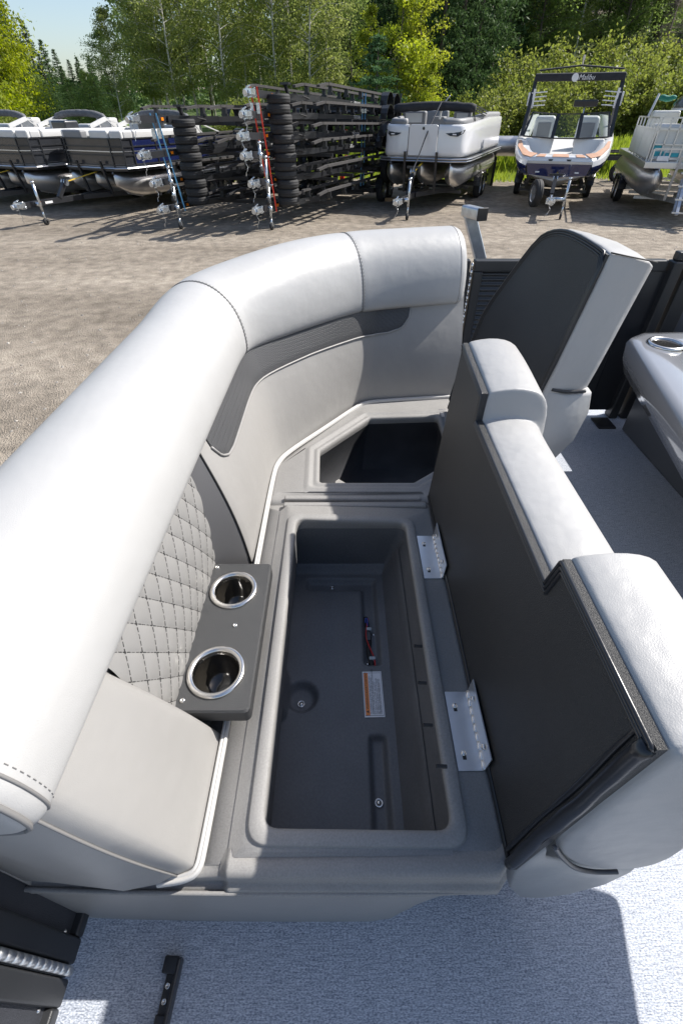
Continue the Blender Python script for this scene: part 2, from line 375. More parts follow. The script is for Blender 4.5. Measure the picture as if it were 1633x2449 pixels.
# --- backrest: lofted between the line on the shell and the line under the head roll
ZB, ZT = .346, .79
BT = [((-.300, .196), (-.400, .182)), ((-.272, .205), (-.385, .19)), ((-.268, .215), (-.372, .205)), ((-.268, .33), (-.370, .30)), ((-.268, .438), (-.372, .345)), ((-.272, .456), (-.378, .362)), ((-.362, .466), (-.392, .375)), ((-.372, .474), (-.394, .40)), ((-.374, .6), (-.394, .6)),
      ((-.374, .78), (-.394, .80)), ((-.374, .872), (-.394, .895)), ((-.366, .885), (-.392, .91)), ((-.288, .958), (-.376, .968)), ((-.275, .975), (-.370, .985)), ((-.272, 1.0), (-.368, 1.01)), ((-.270, 1.2), (-.364, 1.25)), ((-.268, 1.42), (-.362, 1.50)),
      ((-.258, 1.50), (-.352, 1.58)), ((-.225, 1.575), (-.315, 1.67)), ((-.08, 1.78), (-.12, 1.875)), ((.05, 1.955), (.055, 2.02)), ((.10, 2.00), (.12, 2.07)), ((.16, 2.018), (.17, 2.10)), ((.35, 2.04), (.34, 2.14)), ((.560, 2.065), (.545, 2.18))]
IDX = []
Bp = np.array([b for b, t in BT]); Tp = np.array([t for b, t in BT])
nseg = 4
def dens(P): return chaikin(P, 2)
Bd, Td = dens(Bp), dens(Tp)
def near_idx(y=None, x=None):
    return int(np.argmin(np.abs(Bd[:, 1] - y)))
NV = 15; vs = np.linspace(0, 1, NV)
ia0 = int(np.argmin(np.abs(Bd[:, 1] - .460))) + 3
def back_pt(i, v, push=0.0):
    i0 = int(min(max(math.floor(i), 0), len(Bd) - 2)); w = i - i0
    b = Bd[i0] * (1 - w) + Bd[i0 + 1] * w; t = Td[i0] * (1 - w) + Td[i0 + 1] * w
    tg = Bd[min(i0 + 2, len(Bd) - 1)] - Bd[max(i0 - 1, 0)]; tg = tg / (np.linalg.norm(tg) + 1e-9); n = np.array([tg[1], -tg[0]])
    bulge = (.022 if i > ia0 else .007) * math.sin(math.pi * min(1, v * 1.05)) + push
    p = b + (t - b) * v + n * bulge; return (p[0], p[1], ZB + (ZT - ZB) * v)
def back_range(name, i0, i1, m):
    V = [back_pt(i, v) for i in range(i0, i1 + 1) for v in vs]
    return lp(mesh(name, V, grid_faces(i1 - i0 + 1, NV), m, None, True))
ia = int(np.argmin(np.abs(Bd[:, 1] - .460))); ib = int(np.argmin(np.hypot(Bd[:, 0] + .372, Bd[:, 1] - .878))); ic = int(np.argmin(np.hypot(Bd[:, 0] + .280, Bd[:, 1] - .967)))
back_range('near_pad', 0, ia + 3, M['vinyl_back']); back_range('recess_panel', ia + 3, ib, M['vinyl_dark'])
back_range('charcoal_wedge', ib, ic, M['vinyl_dark']); back_range('backrest', ic, len(Bd) - 1, M['vinyl_back'])
lp(MB().tube([back_pt(ic, v, .001) for v in vs], .003, 6).build('wedge_seam', M['stitch'], None, True))
# end of the near pad, closing round to the fence
ez = []; lay = []
for v in vs:
    p = np.array(back_pt(0, v)); L = [p, p + (-.03, -.012, 0), p + (-.09, -.016 - .006 * (1 - v), 0), (-.52, .176 + .01 * (1 - v), p[2]), (-.60, .19, p[2]), (-.62, .3, p[2])]
    lay += L
lp(mesh('end_pad', lay, [q[::-1] for q in grid_faces(NV, 6)], M['vinyl_back'], None, True))
lp(MB().tube([np.array(back_pt(1, v)) + (0, -.0015, 0) for v in vs], .0022, 6).build('pad_seam', M['stitch_l'], None, True))
# quilted panel in the recess
nu, nv = 170, 140; V = []
yy = np.linspace(.392, .915, nu); zq = np.linspace(.40, .80, nv)
def quilt_xyz(y, z, extra=0.0):
    fr_ = (z - ZB) / (ZT - ZB); x = -.374 - .020 * fr_ + .022 * math.sin(math.pi * min(1, fr_)) + .006
    a = (y * 1.0 + (z) * .62) / .058; b = (y * 1.0 - (z) * .62) / .058
    h = (abs(math.sin(math.pi * a)) * abs(math.sin(math.pi * b))) ** .45
    return (x + .0045 * h + extra, y, z)
for y in yy:
    for z in zq: V.append(quilt_xyz(y, z))
lp(mesh('quilted_panel', V, grid_faces(nu, nv), M['vinyl_quilt'], None, True))
st = MB(); dash = .011
for fam in (1, -1):
    for k in range(-20, 40):
        # line y + fam*.62 z = k*.058
        zz0 = .402; pts = []
        L = .40 / dash
        for i in range(int(L)):
            za, zb_ = .402 + i * dash, .402 + i * dash + dash * .72
            ya, yb = k * .058 - fam * .62 * za, k * .058 - fam * .62 * zb_
            if min(ya, yb) > .394 and max(ya, yb) < .913:
                st.tube([quilt_xyz(ya, za, .0008), quilt_xyz(yb, zb_, .0008)], .0012, 4)
s_ = lp(st.build('quilt_stitching', M['stitch'])); s_['kind'] = 'stuff'
# white piping along the shell
pp = chaikin([(-.335, .186, .342), (-.285, .190, .350), (-.262, .200, .356), (-.258, .23, .358), (-.258, .6, .358), (-.258, 1.0, .358), (-.258, 1.42, .358), (-.248, 1.50, .358), (-.212, 1.575, .358), (-.07, 1.76, .358), (.06, 1.935, .358), (.105, 1.985, .358), (.17, 2.004, .358), (.35, 2.028, .358), (.545, 2.052, .358)], 2)
w_ = [(-.009, -.006), (-.009, .005), (-.006, .008), (-.003, .0075), (-.0015, .0055), (0, .0075), (.003, .008), (.0055, .005), (.006, -.004)]
V = []
for k, p in enumerate(pp):
    t = pp[min(k + 1, len(pp) - 1)] - pp[max(k - 1, 0)]; t /= np.linalg.norm(t); n = np.array([t[1], -t[0]])
    for o_, h_ in w_: V.append((p[0] + n[0] * o_, p[1] + n[1] * o_, p[2] + h_ - .004))
lp(mesh('white_piping', V, grid_faces(len(pp), len(w_)), M['piping'], None, True))
# perforated charcoal insert under the head roll
def perf():
    m = mat('perforated_charcoal', (.06, .061, .064), .38); N = m.node_tree.nodes; K = m.node_tree.links; b = N['Principled BSDF']
    tc = N.new('ShaderNodeTexCoord'); vo = N.new('ShaderNodeTexVoronoi'); vo.inputs['Scale'].default_value = 165; vo.inputs['Randomness'].default_value = .15
    K.new(tc.outputs['Object'], vo.inputs['Vector']); bp = N.new('ShaderNodeBump'); bp.inputs['Strength'].default_value = .7; bp.inputs['Distance'].default_value = .0015
    rp = N.new('ShaderNodeMapRange'); rp.inputs[1].default_value = .1; rp.inputs[2].default_value = .4; K.new(vo.outputs['Distance'], rp.inputs[0])
    K.new(rp.outputs[0], bp.inputs['Height']); K.new(bp.outputs[0], b.inputs['Normal'])
    mx = N.new('ShaderNodeMix'); mx.data_type = 'RGBA'; mx.inputs[6].default_value = (.03, .03, .032, 1); mx.inputs[7].default_value = (.072, .073, .076, 1)
    K.new(rp.outputs[0], mx.inputs[0]); K.new(mx.outputs[2], b.inputs['Base Color']); return m
M['perf'] = perf()
INS = [(ic + .0, .62), (ic + .6, .60)]      # (index, lower v) pairs, filled below
iN = lambda y: float(np.interp(y, Bd[ic:, 1], np.arange(ic, len(Bd))))
low = [(iN(1.02), .86), (iN(1.045), .76), (iN(1.08), .712), (iN(1.13), .698), (iN(1.2), .70), (iN(1.35), .705), (iN(1.55), .71), (iN(1.75), .72), (iN(1.95), .712), (iN(2.005), .70), (iN(2.022), .705), (iN(2.030), .735), (iN(2.034), .81), (iN(2.036), 1.0)]
la = np.array(low); ui = np.linspace(la[0, 0], la[-1, 0], 110)
lowv = np.interp(ui, la[:, 0], la[:, 1]); V = []
for i_, lv in zip(ui, lowv):
    for w in np.linspace(0, 1, 10): V.append(back_pt(i_, lv + (1 - lv) * w, .004 if w > .0 else .001))
lp(mesh('perforated_insert', V, grid_faces(len(ui), 10), M['perf'], None, True))
lp(MB().tube([back_pt(i_, lv, .0035) for i_, lv in zip(ui, lowv)], .0035, 6).build('insert_piping', M['vinyl_back'], None, True))

# --- head roll
hp = [(-.357, .185), (-.354, .6), (-.350, 1.0), (-.346, 1.42), (-.340, 1.55), (-.315, 1.635), (-.185, 1.775), (-.06, 1.90), (.04, 1.99), (.09, 2.025), (.16, 2.055), (.30, 2.095), (.505, 2.145)]
hp = resample(chaikin(hp, 3), 260)
SEC = chaikin([(-.012, .752), (.006, .765), (.010, .80), (.000, .86), (-.030, .915), (-.085, .955), (-.150, .968), (-.215, .955), (-.262, .915), (-.285, .85), (-.282, .785), (-.255, .752), (-.15, .742), (-.05, .744)], 2, True)
SEC[:, 0] *= 1.0
cen = SEC.mean(0)
def roll(i, sc=1.0, fwd=0.0):
    t = hp[min(i + 1, len(hp) - 1)] - hp[max(i - 1, 0)]; t /= np.linalg.norm(t); n = np.array([t[1], -t[0]])
    rise = float(sstep(1.3, 1.95, hp[i][1]))
    return [(*(hp[i] + n * (cen[0] + (o_ - cen[0]) * sc) + t * fwd), (cen[1] + (z_ - cen[1]) * sc) + rise * .30 * max(0, z_ - .752)) for o_, z_ in SEC]
s_len = np.concatenate([[0], np.cumsum(np.linalg.norm(np.diff(hp, axis=0), axis=1))])
seams = [int(np.argmin(np.hypot(hp[:, 0] + .336, hp[:, 1] - 1.575))), int(np.argmin(np.hypot(hp[:, 0] - .09, hp[:, 1] - 2.025)))]
V = []; rows = 0
for u in (1.0, .92, .75, .5, .25): V += roll(0, .80 + .2 * math.sqrt(1 - u * u), -.030 * u); rows += 1
for i in range(len(hp)):
    d = min(abs(s_len[i] - s_len[s]) for s in seams); V += roll(i, 1 - .016 * math.exp(-(d / .009) ** 2) - .006 * math.exp(-(d / .03) ** 2)); rows += 1
for u in (.25, .5, .75, .92, 1.0): V += roll(len(hp) - 1, .80 + .2 * math.sqrt(1 - u * u), .040 * u); rows += 1
ns = len(SEC); Q = grid_faces(rows, ns, False, True)
Q.append(tuple(range(ns))); Q.append(tuple(range(rows * ns - 1, rows * ns - ns - 1, -1)))
hr = lp(mesh('head_roll', V, Q, M['vinyl'], None, True)); fix_normals(hr)
for s in seams: sub(MB().tube([Vector(p) for p in roll(s, .988)] + [Vector(roll(s, .988)[0])], .0016, 5).build('seam', M['stitch_l'], None, True), hr)
sub(MB().tube([Vector(p) for p in roll(0, 1.003, -.001)] + [Vector(roll(0, 1.003, -.001)[0])], .0022, 5).build('seam', M['stitch_l'], None, True), hr)
sub(MB().tube([Vector(p) for p in roll(0, .935, -.024)] + [Vector(roll(0, .935, -.024)[0])], .0036, 5).build('end_welt', M['stitch_l'], None, True), hr)
sub(MB().tube([Vector(p) for p in roll(len(hp) - 1, .992, .006)] + [Vector(roll(len(hp) - 1, .992, .006)[0])], .0018, 5).build('seam', M['stitch_l'], None, True), hr)
sd = MB()                                  # thread along the seams of the head roll
for i0, sc_, fw_ in [(s, .990, 0.006) for s in seams] + [(s, .990, -.006) for s in seams] + [(0, 1.004, .010)]:
    lo = resample(np.array(roll(i0, sc_, fw_) + [roll(i0, sc_, fw_)[0]]), 150)
    for k in range(0, 149, 2): sd.tube([tuple(lo[k]), tuple(lo[k + 1])], .0007, 4)
sd = sub(sd.build('seam_stitching', M['stitch_l']), hr); sd['kind'] = 'stuff'
# back shell behind the backrest
bs = []
for k in range(0, len(hp), 6):
    t = hp[min(k + 1, len(hp) - 1)] - hp[max(k - 1, 0)]; t /= np.linalg.norm(t); n = np.array([t[1], -t[0]])
    for o_, z_ in ((-.20, .76), (-.22, .5), (-.22, .3)): bs.append((*(hp[k] + n * o_), z_))
lp(mesh('back_shell', bs, grid_faces(len(bs) // 3, 3), M['plastic'], None, True))

# --- cup holder block
CPX, CPY, CPZ = (-.371, -.196), (.455, .882), .440
cups = [(-.286, .785, .0625), (-.284, .548, .0655)]
bm = bmesh.new(); out = rpoly([(CPX[0] - .004, CPY[0]), (CPX[1], CPY[0]), (CPX[1], CPY[1]), (CPX[0], CPY[1])], 0, .016, 6)
def ring_edges(pts, z):
    vs_ = [bm.verts.new((p[0], p[1], z)) for p in pts]; return vs_, [bm.edges.new((vs_[i], vs_[(i + 1) % len(vs_)])) for i in range(len(vs_))]
ov, oe = ring_edges(rpoly([(CPX[0] - .004, CPY[0]), (CPX[1], CPY[0]), (CPX[1], CPY[1]), (CPX[0], CPY[1])], -.004, .013, 6), CPZ); allE = list(oe)
for cx_, cy_, r_ in cups:
    hv, he = ring_edges([(cx_ + (r_ - .006) * math.cos(a), cy_ + (r_ - .006) * math.sin(a)) for a in np.linspace(0, 2 * math.pi, 33)[:-1]], CPZ); allE += he
bmesh.ops.triangle_fill(bm, edges=allE, use_beauty=True, normal=(0, 0, 1))
prev = ov
for off_, z_ in ((0, CPZ - .004), (0, CPZ - .040), (-.006, CPZ - .044)):
    nx = [bm.verts.new((p[0], p[1], z_)) for p in rpoly([(CPX[0] - .004, CPY[0]), (CPX[1], CPY[0]), (CPX[1], CPY[1]), (CPX[0], CPY[1])], off_, .015, 6)]
    for i in range(len(nx)): j = (i + 1) % len(nx); bm.faces.new((prev[i], nx[i], nx[j], prev[j]))
    prev = nx
me = bpy.data.meshes.new('cup_holder_block'); bm.to_mesh(me); bm.free()
cpb = link('cup_holder_block', me, M['cup_panel'], None, False); lp(cpb); cpb['label'] = 'black textured cup holder block with two steel rings'
for cx_, cy_, r_ in cups:
    rg = MB().lathe((cx_, cy_, CPZ), [(r_, -.001), (r_ + .001, .002), (r_ - .002, .006), (r_ - .007, .0075), (r_ - .012, .006), (r_ - .0145, .002), (r_ - .0155, -.012)], 48).build('cup_ring', M['steel'], None, True); sub(rg, cpb)
    cl = MB().lathe((cx_, cy_, CPZ), [(r_ - .0155, -.010), (r_ - .017, -.055), (r_ - .021, -.058), (r_ - .023, -.075), (.012, -.078), (.0001, -.078)], 48).build('cup_liner', M['cup'], None, True); sub(cl, cpb)
for px, py in ((519, 1357), (562, 1496), (436, 1676)):
    q = PZ(px, py, CPZ); q = (max(min(q[0], CPX[1] - .012), CPX[0] + .008), max(min(q[1], CPY[1] - .01), CPY[0] + .012))
    sub(MB().lathe((q[0], q[1], CPZ), [(.006, 0), (.0055, .002), (.003, .003), (.0025, .0018), (.0001, .0016)], 14).build('screw', M['steel'], None, True), cpb)

# --- open seat cushion over the long hatch
LY0, LY1, N0, N1 = .203, 1.272, .487, 1.005
def top_z(y):
    return float(.893 + .028 * sstep(.9, 1.27, y) - .066 * sstep(N0 - .006, N0 + .010, y) * (1 - sstep(N1 - .012, N1 + .006, y)))
def xp(z): return .318 + .030 * (z - .36) / .54
ys = np.concatenate([np.linspace(LY0, N0 - .02, 14), np.linspace(N0 - .014, N0 + .02, 16), np.linspace(N0 + .04, N1 - .04, 20), np.linspace(N1 - .02, N1 + .014, 16), np.linspace(N1 + .03, LY1, 14)])
def lid_sec(y):
    T = top_z(y); b = .006 * math.sin(y * 23) * .4
    return [(xp(T), T - .016), (xp(T) + .004, T - .004), (xp(T) + .016, T), (xp(T) + .06, T + .008), (xp(T) + .105, T + .004), (xp(T) + .135, T - .010), (xp(T) + .153, T - .035), (xp(T) + .163 + b, T - .085),
            (.518 + b, .70), (.528, .60), (.542, .52), (.547, .465), (.540, .42), (.522, .392), (.47, .385), (.40, .42), (.345, .50), (.326, .55)]
V = []; ns = 18; rows = 0
def shrink(sec, s, c=(.43, .66)): return [(c[0] + (x - c[0]) * s, c[1] + (z - c[1]) * (1 - (1 - s) * .45)) for x, z in sec]
for e, s in ((.0, .90), (.006, .96), (.014, .985)):
    V += [(x, LY0 - .012 + e, z) for x, z in shrink(lid_sec(LY0), s)]; rows += 1
for y in ys: V += [(x, y, z) for x, z in lid_sec(y)]; rows += 1
for e, s in ((.004, .985), (.010, .96), (.014, .90)): V += [(x, LY1 + e, z) for x, z in shrink(lid_sec(LY1), s)]; rows += 1
Q = grid_faces(rows, ns, False, True) + [tuple(range(ns)), tuple(range(rows * ns - 1, rows * ns - ns - 1, -1))]
cush = lp(fix_normals(mesh('seat_cushion', V, Q, M['vinyl_lid'], None, True))); subd(cush, 1); cush['label'] = 'long seat cushion standing open with a notch in its upper edge'
# underside panel
def pnl(y, z, d=0.0): return (xp(z) - d, y, z)
outl = [(LY0, .355), (LY1, .365), (LY1, .915)] + [(y, top_z(y) - .006) for y in ys[::-1]]
outl = [(LY0, .355), (LY1, .365), (LY1, .915), (N1 + .006, top_z(N1 + .02) - .008), (N1 - .004, top_z(N1 - .03) - .004), (N0 + .004, top_z(N0 + .03) - .004), (N0 - .006, top_z(N0 - .03) - .008), (LY0, .885)]
sub(MB().prism([pnl(y, z, .010) for y, z in outl], (.012, 0, 0)).build('underside_panel', M['panel']), cush)
for d_, in_ in ((.0120, .003), (.0115, .0095), (.0105, .016)):
    po = rpoly([(a, b) for a, b in outl], -in_, .004, 2)
    sub(MB().tube([pnl(a, b, d_) for a, b in po[6:24]], .0038, 6).build('edge_trim', M['trim'], None, True), cush)
po = rpoly([(a, b) for a, b in outl], -.007, .004, 2)
a_, b_ = Vector(po[22]), Vector(po[1]); fold = [a_.lerp(b_, k / 24) for k in range(25)]
sub(MB().tube([pnl(p.x + .0012 * math.sin(k * .5) + .0006 * math.sin(k * 1.3), p.y, .0115 + .0006 * math.sin(k * .8)) for k, p in enumerate(fold)], [.010 + .0006 * math.sin(k * .7) for k in range(25)], 10).build('folded_edge', M['trim'], None, True), cush)
sub(MB().tube([pnl(p.x + .020 + .0012 * math.sin(k * .4 + 1), p.y, .0100 + .0006 * math.sin(k * .6)) for k, p in enumerate(fold)], [.0030 + .0022 * abs(math.sin(k * .22)) for k in range(25)], 8).build('edge_crease', M['trim'], None, True), cush)
for in_ in (.003, .010):
    po = rpoly([(a, b) for a, b in outl], -in_, .004, 2); sub(MB().tube([pnl(a, b, .0112) for a, b in (po[1], po[4])], .0036, 6).build('edge_trim', M['trim'], None, True), cush)
# skirt under the nose of the cushion
V = []; sk = [(.330, .50), (.345, .44), (.42, .385), (.50, .385), (.535, .40), (.545, .33), (.535, .22), (.49, .12), (.44, .078), (.39, .09), (.345, .19), (.322, .33)]
rows = 0
for y, s in ((LY0 + .001, .94), (LY0 + .006, .985), (LY0 + .02, 1), (.7, 1), (LY1 - .02, 1), (LY1 - .006, .985), (LY1, .94)):
    c_ = (.43, .28); V += [(c_[0] + (x - c_[0]) * s, y, c_[1] + (z - c_[1]) * s) for x, z in sk]; rows += 1
n_ = len(sk); Q = grid_faces(rows, n_, False, True) + [tuple(range(n_)), tuple(range(rows * n_ - 1, rows * n_ - n_ - 1, -1))]
sub(fix_normals(mesh('nose_skirt', V, Q, M['vinyl_lid'], None, True)), cush)
cr_ = chaikin([(.328, .545), (.352, .495), (.40, .415), (.44, .386), (.465, .383), (.488, .386)], 2)
sub(MB().tube([(x, LY0 - .009, z) for x, z in cr_], .0042, 6).build('skirt_welt', M['vinyl_dark'], None, True), cush)

# --- second, corner cushion standing open behind it
A2, B2s, C2 = .482, .147, .19
def lid2_ray(px, py):
    r = ray(px, py)            # X = A2 + (1.93 - Y) * B2s + (Z - .36) * C2
    t = (A2 + 1.93 * B2s + (HC - .36) * C2) / (r[0] + r[1] * B2s - r[2] * C2); return Vector((r[0] * t, r[1] * t, HC + r[2] * t))
o_px = [(1329, 873), (1400, 726), (1458, 606), (1430, 584), (1385, 558), (1352, 547), (1322, 550), (1291, 567), (1230, 645), (1160, 743), (1136, 800), (1100, 885)]
L2 = [lid2_ray(*p) for p in o_px]
L2 = [Vector((.565, 1.345, .37))] + L2 + [Vector((.484, 1.90, .37))]
nrm2 = Vector((1, B2s, -C2)).normalized()
cl2 = MB(); ccen = sum(L2, Vector()) / len(L2)
lay = []
for d_, s in ((.004, 1.0), (.02, 1.012), (.08, 1.012), (.13, 1.0), (.155, .965), (.165, .90)):
    lay.append([ccen + (p - ccen) * s + nrm2 * d_ for p in L2])
V = [p for l in lay for p in l]; n_ = len(L2); Q = grid_faces(len(lay), n_, False, True) + [tuple(range(n_)), tuple(range(len(V) - 1, len(V) - n_ - 1, -1))]
c2o = lp(fix_normals(mesh('corner_cushion', V, Q, M['vinyl_lid'], None, False))); bevel(c2o, .006, 2, 40); c2o['label'] = 'corner seat cushion standing open with a rounded top'
sub(MB().prism([ccen + (p - ccen) * .985 - nrm2 * .004 for p in L2], nrm2 * .008).build('underside_panel', M['panel']), c2o)
for s, d_ in ((.99, -.006), (.965, -.004), (.94, -.002)):
    pts = [ccen + (p - ccen) * s + nrm2 * d_ for p in L2]; sub(MB().tube(chaikin(pts + [pts[0]], 1), .0042, 6).build('edge_trim', M['trim'], None, True), c2o)
# nose and skirt of the corner cushion
e0 = [PY(1335, 938, 1.345), PY(1380, 948, 1.345), PY(1420, 944, 1.345)]
V = []
ring = [(.655, .735), (.72, .722), (.80, .728), (.815, .66), (.80, .55), (.74, .44), (.66, .38), (.60, .37), (.60, .50)]
rows = 0
for y, s in ((1.348, .93), (1.356, .98), (1.38, 1), (1.86, 1), (1.89, .95)):
    dx = -(y - 1.345) * .147; V += [(.71 + dx + (x - .71) * s, y, .55 + (z - .55) * s) for x, z in ring]; rows += 1
n_ = len(ring); Q = grid_faces(rows, n_, False, True) + [tuple(range(n_)), tuple(range(rows * n_ - 1, rows * n_ - n_ - 1, -1))]
sub(fix_normals(mesh('nose_skirt', V, Q, M['vinyl_lid'], None, True)), c2o)
sub(MB().tube(chaikin([(.665, 1.352, .736), (.72, 1.352, .726), (.775, 1.354, .729)], 2), .0055, 6).build('skirt_welt', M['trim'], None, True), c2o)
sub(MB().tube([ccen + (L2[3] - ccen) * 1.012 + nrm2 * d_ for d_ in (.0, .05, .10, .15)], .002, 5).build('seam', M['stitch'], None, True), c2o)

# --- hinges
def hinge(y0, y1, w=.050, x0=.246):
    xk = .3035; zk = .3525
    fl_ = lp(MB().box(x0, xk - .004, y0, y1, .3512, .3535).build('hinge', M['brushed'], bev=.0006, seg=1))
    up = MB()
    up.prism([(xk + .0005, y0, zk + .004), (xk + .0005, y1, zk + .004), (xk + .003, y1, zk + .058), (xk + .003, y0 + .0, zk + .058)], (.0022, 0, 0)); 
    lf = up.build('upper_leaf', M['brushed']); lf.location = (-.004, 0, 0); sub(lf, fl_)
    n = 9
    for i in range(n):
        a, b = y0 + (y1 - y0) * i / n, y0 + (y1 - y0) * (i + 1) / n
        sub(MB().tube([(xk - .003, a + .0006, zk + .003), (xk - .003, b - .0006, zk + .003)], .0048, 10).build('knuckle', M['brushed'], None, True), fl_)
    for f in (.2, .8):
        y = y0 + (y1 - y0) * f
        sc = MB().lathe((x0 + .018, y, .3535), [(.0062, 0), (.0058, .002), (.0035, .0036), (.0001, .004)], 16).box(x0 + .0145, x0 + .0215, y - .0007, y + .0007, .3572, .3577).box(x0 + .0173, x0 + .0187, y - .0035, y + .0035, .3572, .3578)
        sub(sc.build('screw', M['steel'], None, True), fl_)
        sub(MB().box(x0 + .014, x0 + .022, y - .013, y - .004, .3530, .3538).build('slot', M['rubber']), fl_)
        sub(MB().lathe((xk - .004, y, zk + .034), [(.0062, 0), (.0058, -.002), (.0035, -.0036), (.0001, -.004)], 16, 'x').build('screw', M['steel'], None, True), fl_)
    return fl_
a = PZ(1066, 1655, .352)[1]; b = PZ(1118, 1845, .352)[1]; hinge(b, a)
a = PZ(1003, 1282, .352)[1]; b = PZ(1020, 1384, .352)[1]; hinge(b, a)
q = PZ(1066, 985, .352); lp(MB().box(.455, .478, 1.86, 1.93, .3512, .354).build('hinge', M['brushed']))

# ------------------------------------------------------------------ wiring in the bin
wh = empty('wiring_harness', (.058, .8, .08)); tag(wh, 'black wiring harness with a red wire clipped in the bin groove', 'wiring')
def wp(o): o.parent = wh; o.matrix_parent_inverse = Matrix.Translation(-Vector((.058, .8, .08))); return o
g = lambda px, py, z=.090: PZ(px, py, z)
wp(MB().tube(chaikin([g(874, 1478), g(878, 1500), g(884, 1530), g(880, 1560), g(888, 1585), g(890, 1598)], 2), .0075, 8).build('loom', M['rubber'], None, True))
wp(MB().tube(chaikin([g(880, 1480, .096), g(873, 1520, .098), g(884, 1550, .097), g(896, 1575, .096), g(897, 1599, .094)], 2), .0022, 6).build('red_wire', M['wire_red'], None, True))
wp(MB().tube(chaikin([g(874, 1490, .096), g(873, 1478, .1), g(879, 1480, .1), g(878, 1498, .097)], 2), .0018, 6).build('blue_wire', M['wire_blue'], None, True))
for px, py in ((881, 1507), (890, 1577)):
    q = g(px, py); wp(MB().box(q[0] - .010, q[0] + .010, q[1] - .006, q[1] + .006, .080, .099).build('clip', M['nylon'], bev=.003))
    wp(MB().lathe((q[0] + (.017 if py < 1550 else -.014), q[1] - .012, .081), [(.006, 0), (.005, .003), (.0001, .004)], 12).build('screw', M['steel'], None, True))
q = g(881, 1524); wp(MB().box(q[0] - .007, q[0] + .007, q[1] - .018, q[1] + .016, .080, .100).build('connector', M['trim'], bev=.002))

# ------------------------------------------------------------------ port side fence and boarding gate (lower left)
def fence(name, label, y0, y1, x=-.567, z0=.03, z1=.74, cat='fence'):
    e = empty(name, (x - .02, (y0 + y1) / 2, 0)); tag(e, label, cat); off = Matrix.Translation(-Vector(e.location))
    def ad(o): o.parent = e; o.matrix_parent_inverse = off; return o
    w = .042
    ad(MB().box(x - .04, x, y0, y0 + w, z0, z1).build('post', M['black_metal'], bev=.006)); ad(MB().box(x - .04, x, y1 - w, y1, z0, z1).build('post', M['black_metal'], bev=.006))
    ad(MB().box(x - .04, x, y0 + w, y1 - w, z1 - .04, z1).build('rail', M['black_metal'], bev=.006)); ad(MB().box(x - .04, x, y0 + w, y1 - w, z0, z0 + .035).build('rail', M['black_metal'], bev=.006))
    ad(MB().box(x - .028, x - .018, y0 + w, y1 - w, z0 + .035, z1 - .04).build('panel', M['weave_dark']))
    for zz_ in (z0 + .06, z0 + .5):
        for y in (y0 + w + .004, y1 - w - .004): ad(MB().lathe((x - .018, y, zz_), [(.005, 0), (.004, .003), (.0001, .004)], 10, 'x').build('rivet', M['steel'], None, True))
    return e, ad
M['weave_dark'] = mat('dark_mesh_panel', (.04, .042, .05), .5, bump=.8, bscale=600, var2=.3, v2scale=500)
fe, ad = fence('side_fence', 'black framed fence panel along the port edge of the deck', .103, 2.40)
ge, gad = fence('boarding_gate', 'black framed boarding gate with a steel piano hinge at the deck edge', -.75, .082)
for i in range(24):
    z = .05 + i * .0285
    gad(MB().tube([(-.5655, .0925, z), (-.5655, .0925, z + .0265)], .0085, 10).build('hinge_knuckle', M['brushed'], None, True))
gad(MB().box(-.585, -.572, .083, .102, .045, .735).build('hinge_leaf', M['black_metal']))
# gate stop screwed to the deck
gs = empty('gate_stop', (-.362, .06, 0)); tag(gs, 'small black plastic gate stop screwed to the deck floor', 'gate stop')
bdy = MB().box(-.012, .014, -.20, .058, .0005, .014).box(-.012, .014, -.20, -.028, .0142, .026).box(-.020, .012, .030, .058, .0142, .030)
o = bdy.build('body', M['trim'], gs, bev=.003); o.rotation_euler = (0, 0, -.05)
o = MB().box(.008, .016, -.20, .056, .0005, .031).build('flange', M['trim'], gs, bev=.003); o.rotation_euler = (0, 0, -.05)
for yy_ in (.013, -.010):
    o = MB().lathe((-.003, yy_, .0142), [(.006, 0), (.0055, .002), (.003, .0035), (.0025, .0022), (.0001, .002)], 14).build('screw', M['steel'], gs, True); o.rotation_euler = (0, 0, -.05)

# ------------------------------------------------------------------ bow fence with gate, outside post
bf = empty('bow_gate', (1.0, 2.52, 0)); tag(bf, 'black framed bow gate with a ribbed panel and steel piano hinge beside the lounge', 'gate')
def bad(o): o.parent = bf; o.matrix_parent_inverse = Matrix.Translation(-Vector((1.0, 2.52, 0))); return o
ZF = .852
def xat(px, py): return PY(px, py, 2.5)[0]
bad(MB().box(.652, 1.60, 2.49, 2.54, ZF - .05, ZF).build('rail', M['black_metal'], bev=.007)); bad(MB().box(.652, .70, 2.49, 2.54, .04, ZF - .05).build('post', M['black_metal'], bev=.007))
bad(MB().box(1.42, 1.48, 2.49, 2.54, .04, ZF - .05).build('post', M['black_metal'], bev=.007)); bad(MB().box(.70, 1.42, 2.49, 2.54, .03, .07).build('rail', M['black_metal'], bev=.007))
V = []; zs = np.linspace(.07, ZF - .05, 150)
for x in (.70, 1.42):
    for z in zs: V.append((x, 2.512 + .006 * math.sin(z * 2 * math.pi / .024), z))
bad(mesh('ribbed_panel', V, grid_faces(2, len(zs)), mat('ribbed_black', (.03, .03, .032), .18, spec=.6), None, True))
for i in range(26):
    z = .05 + i * .0305; bad(MB().tube([(.640, 2.494, z), (.640, 2.494, z + .0285)], .0065, 8).build('hinge_knuckle', M['steel'], None, True))
fp = empty('bow_post', (.61, 2.52, 0)); tag(fp, 'black upright between the lounge end and the bow gate', 'post')
MB().box(-.03, .022, -.03, .02, 0, ZF).build('upright', M['black_metal'], fp, bev=.006); MB().box(-.03, .022, -.034, -.031, .1, ZF - .05).build('face_strip', M['black_metal'], fp)
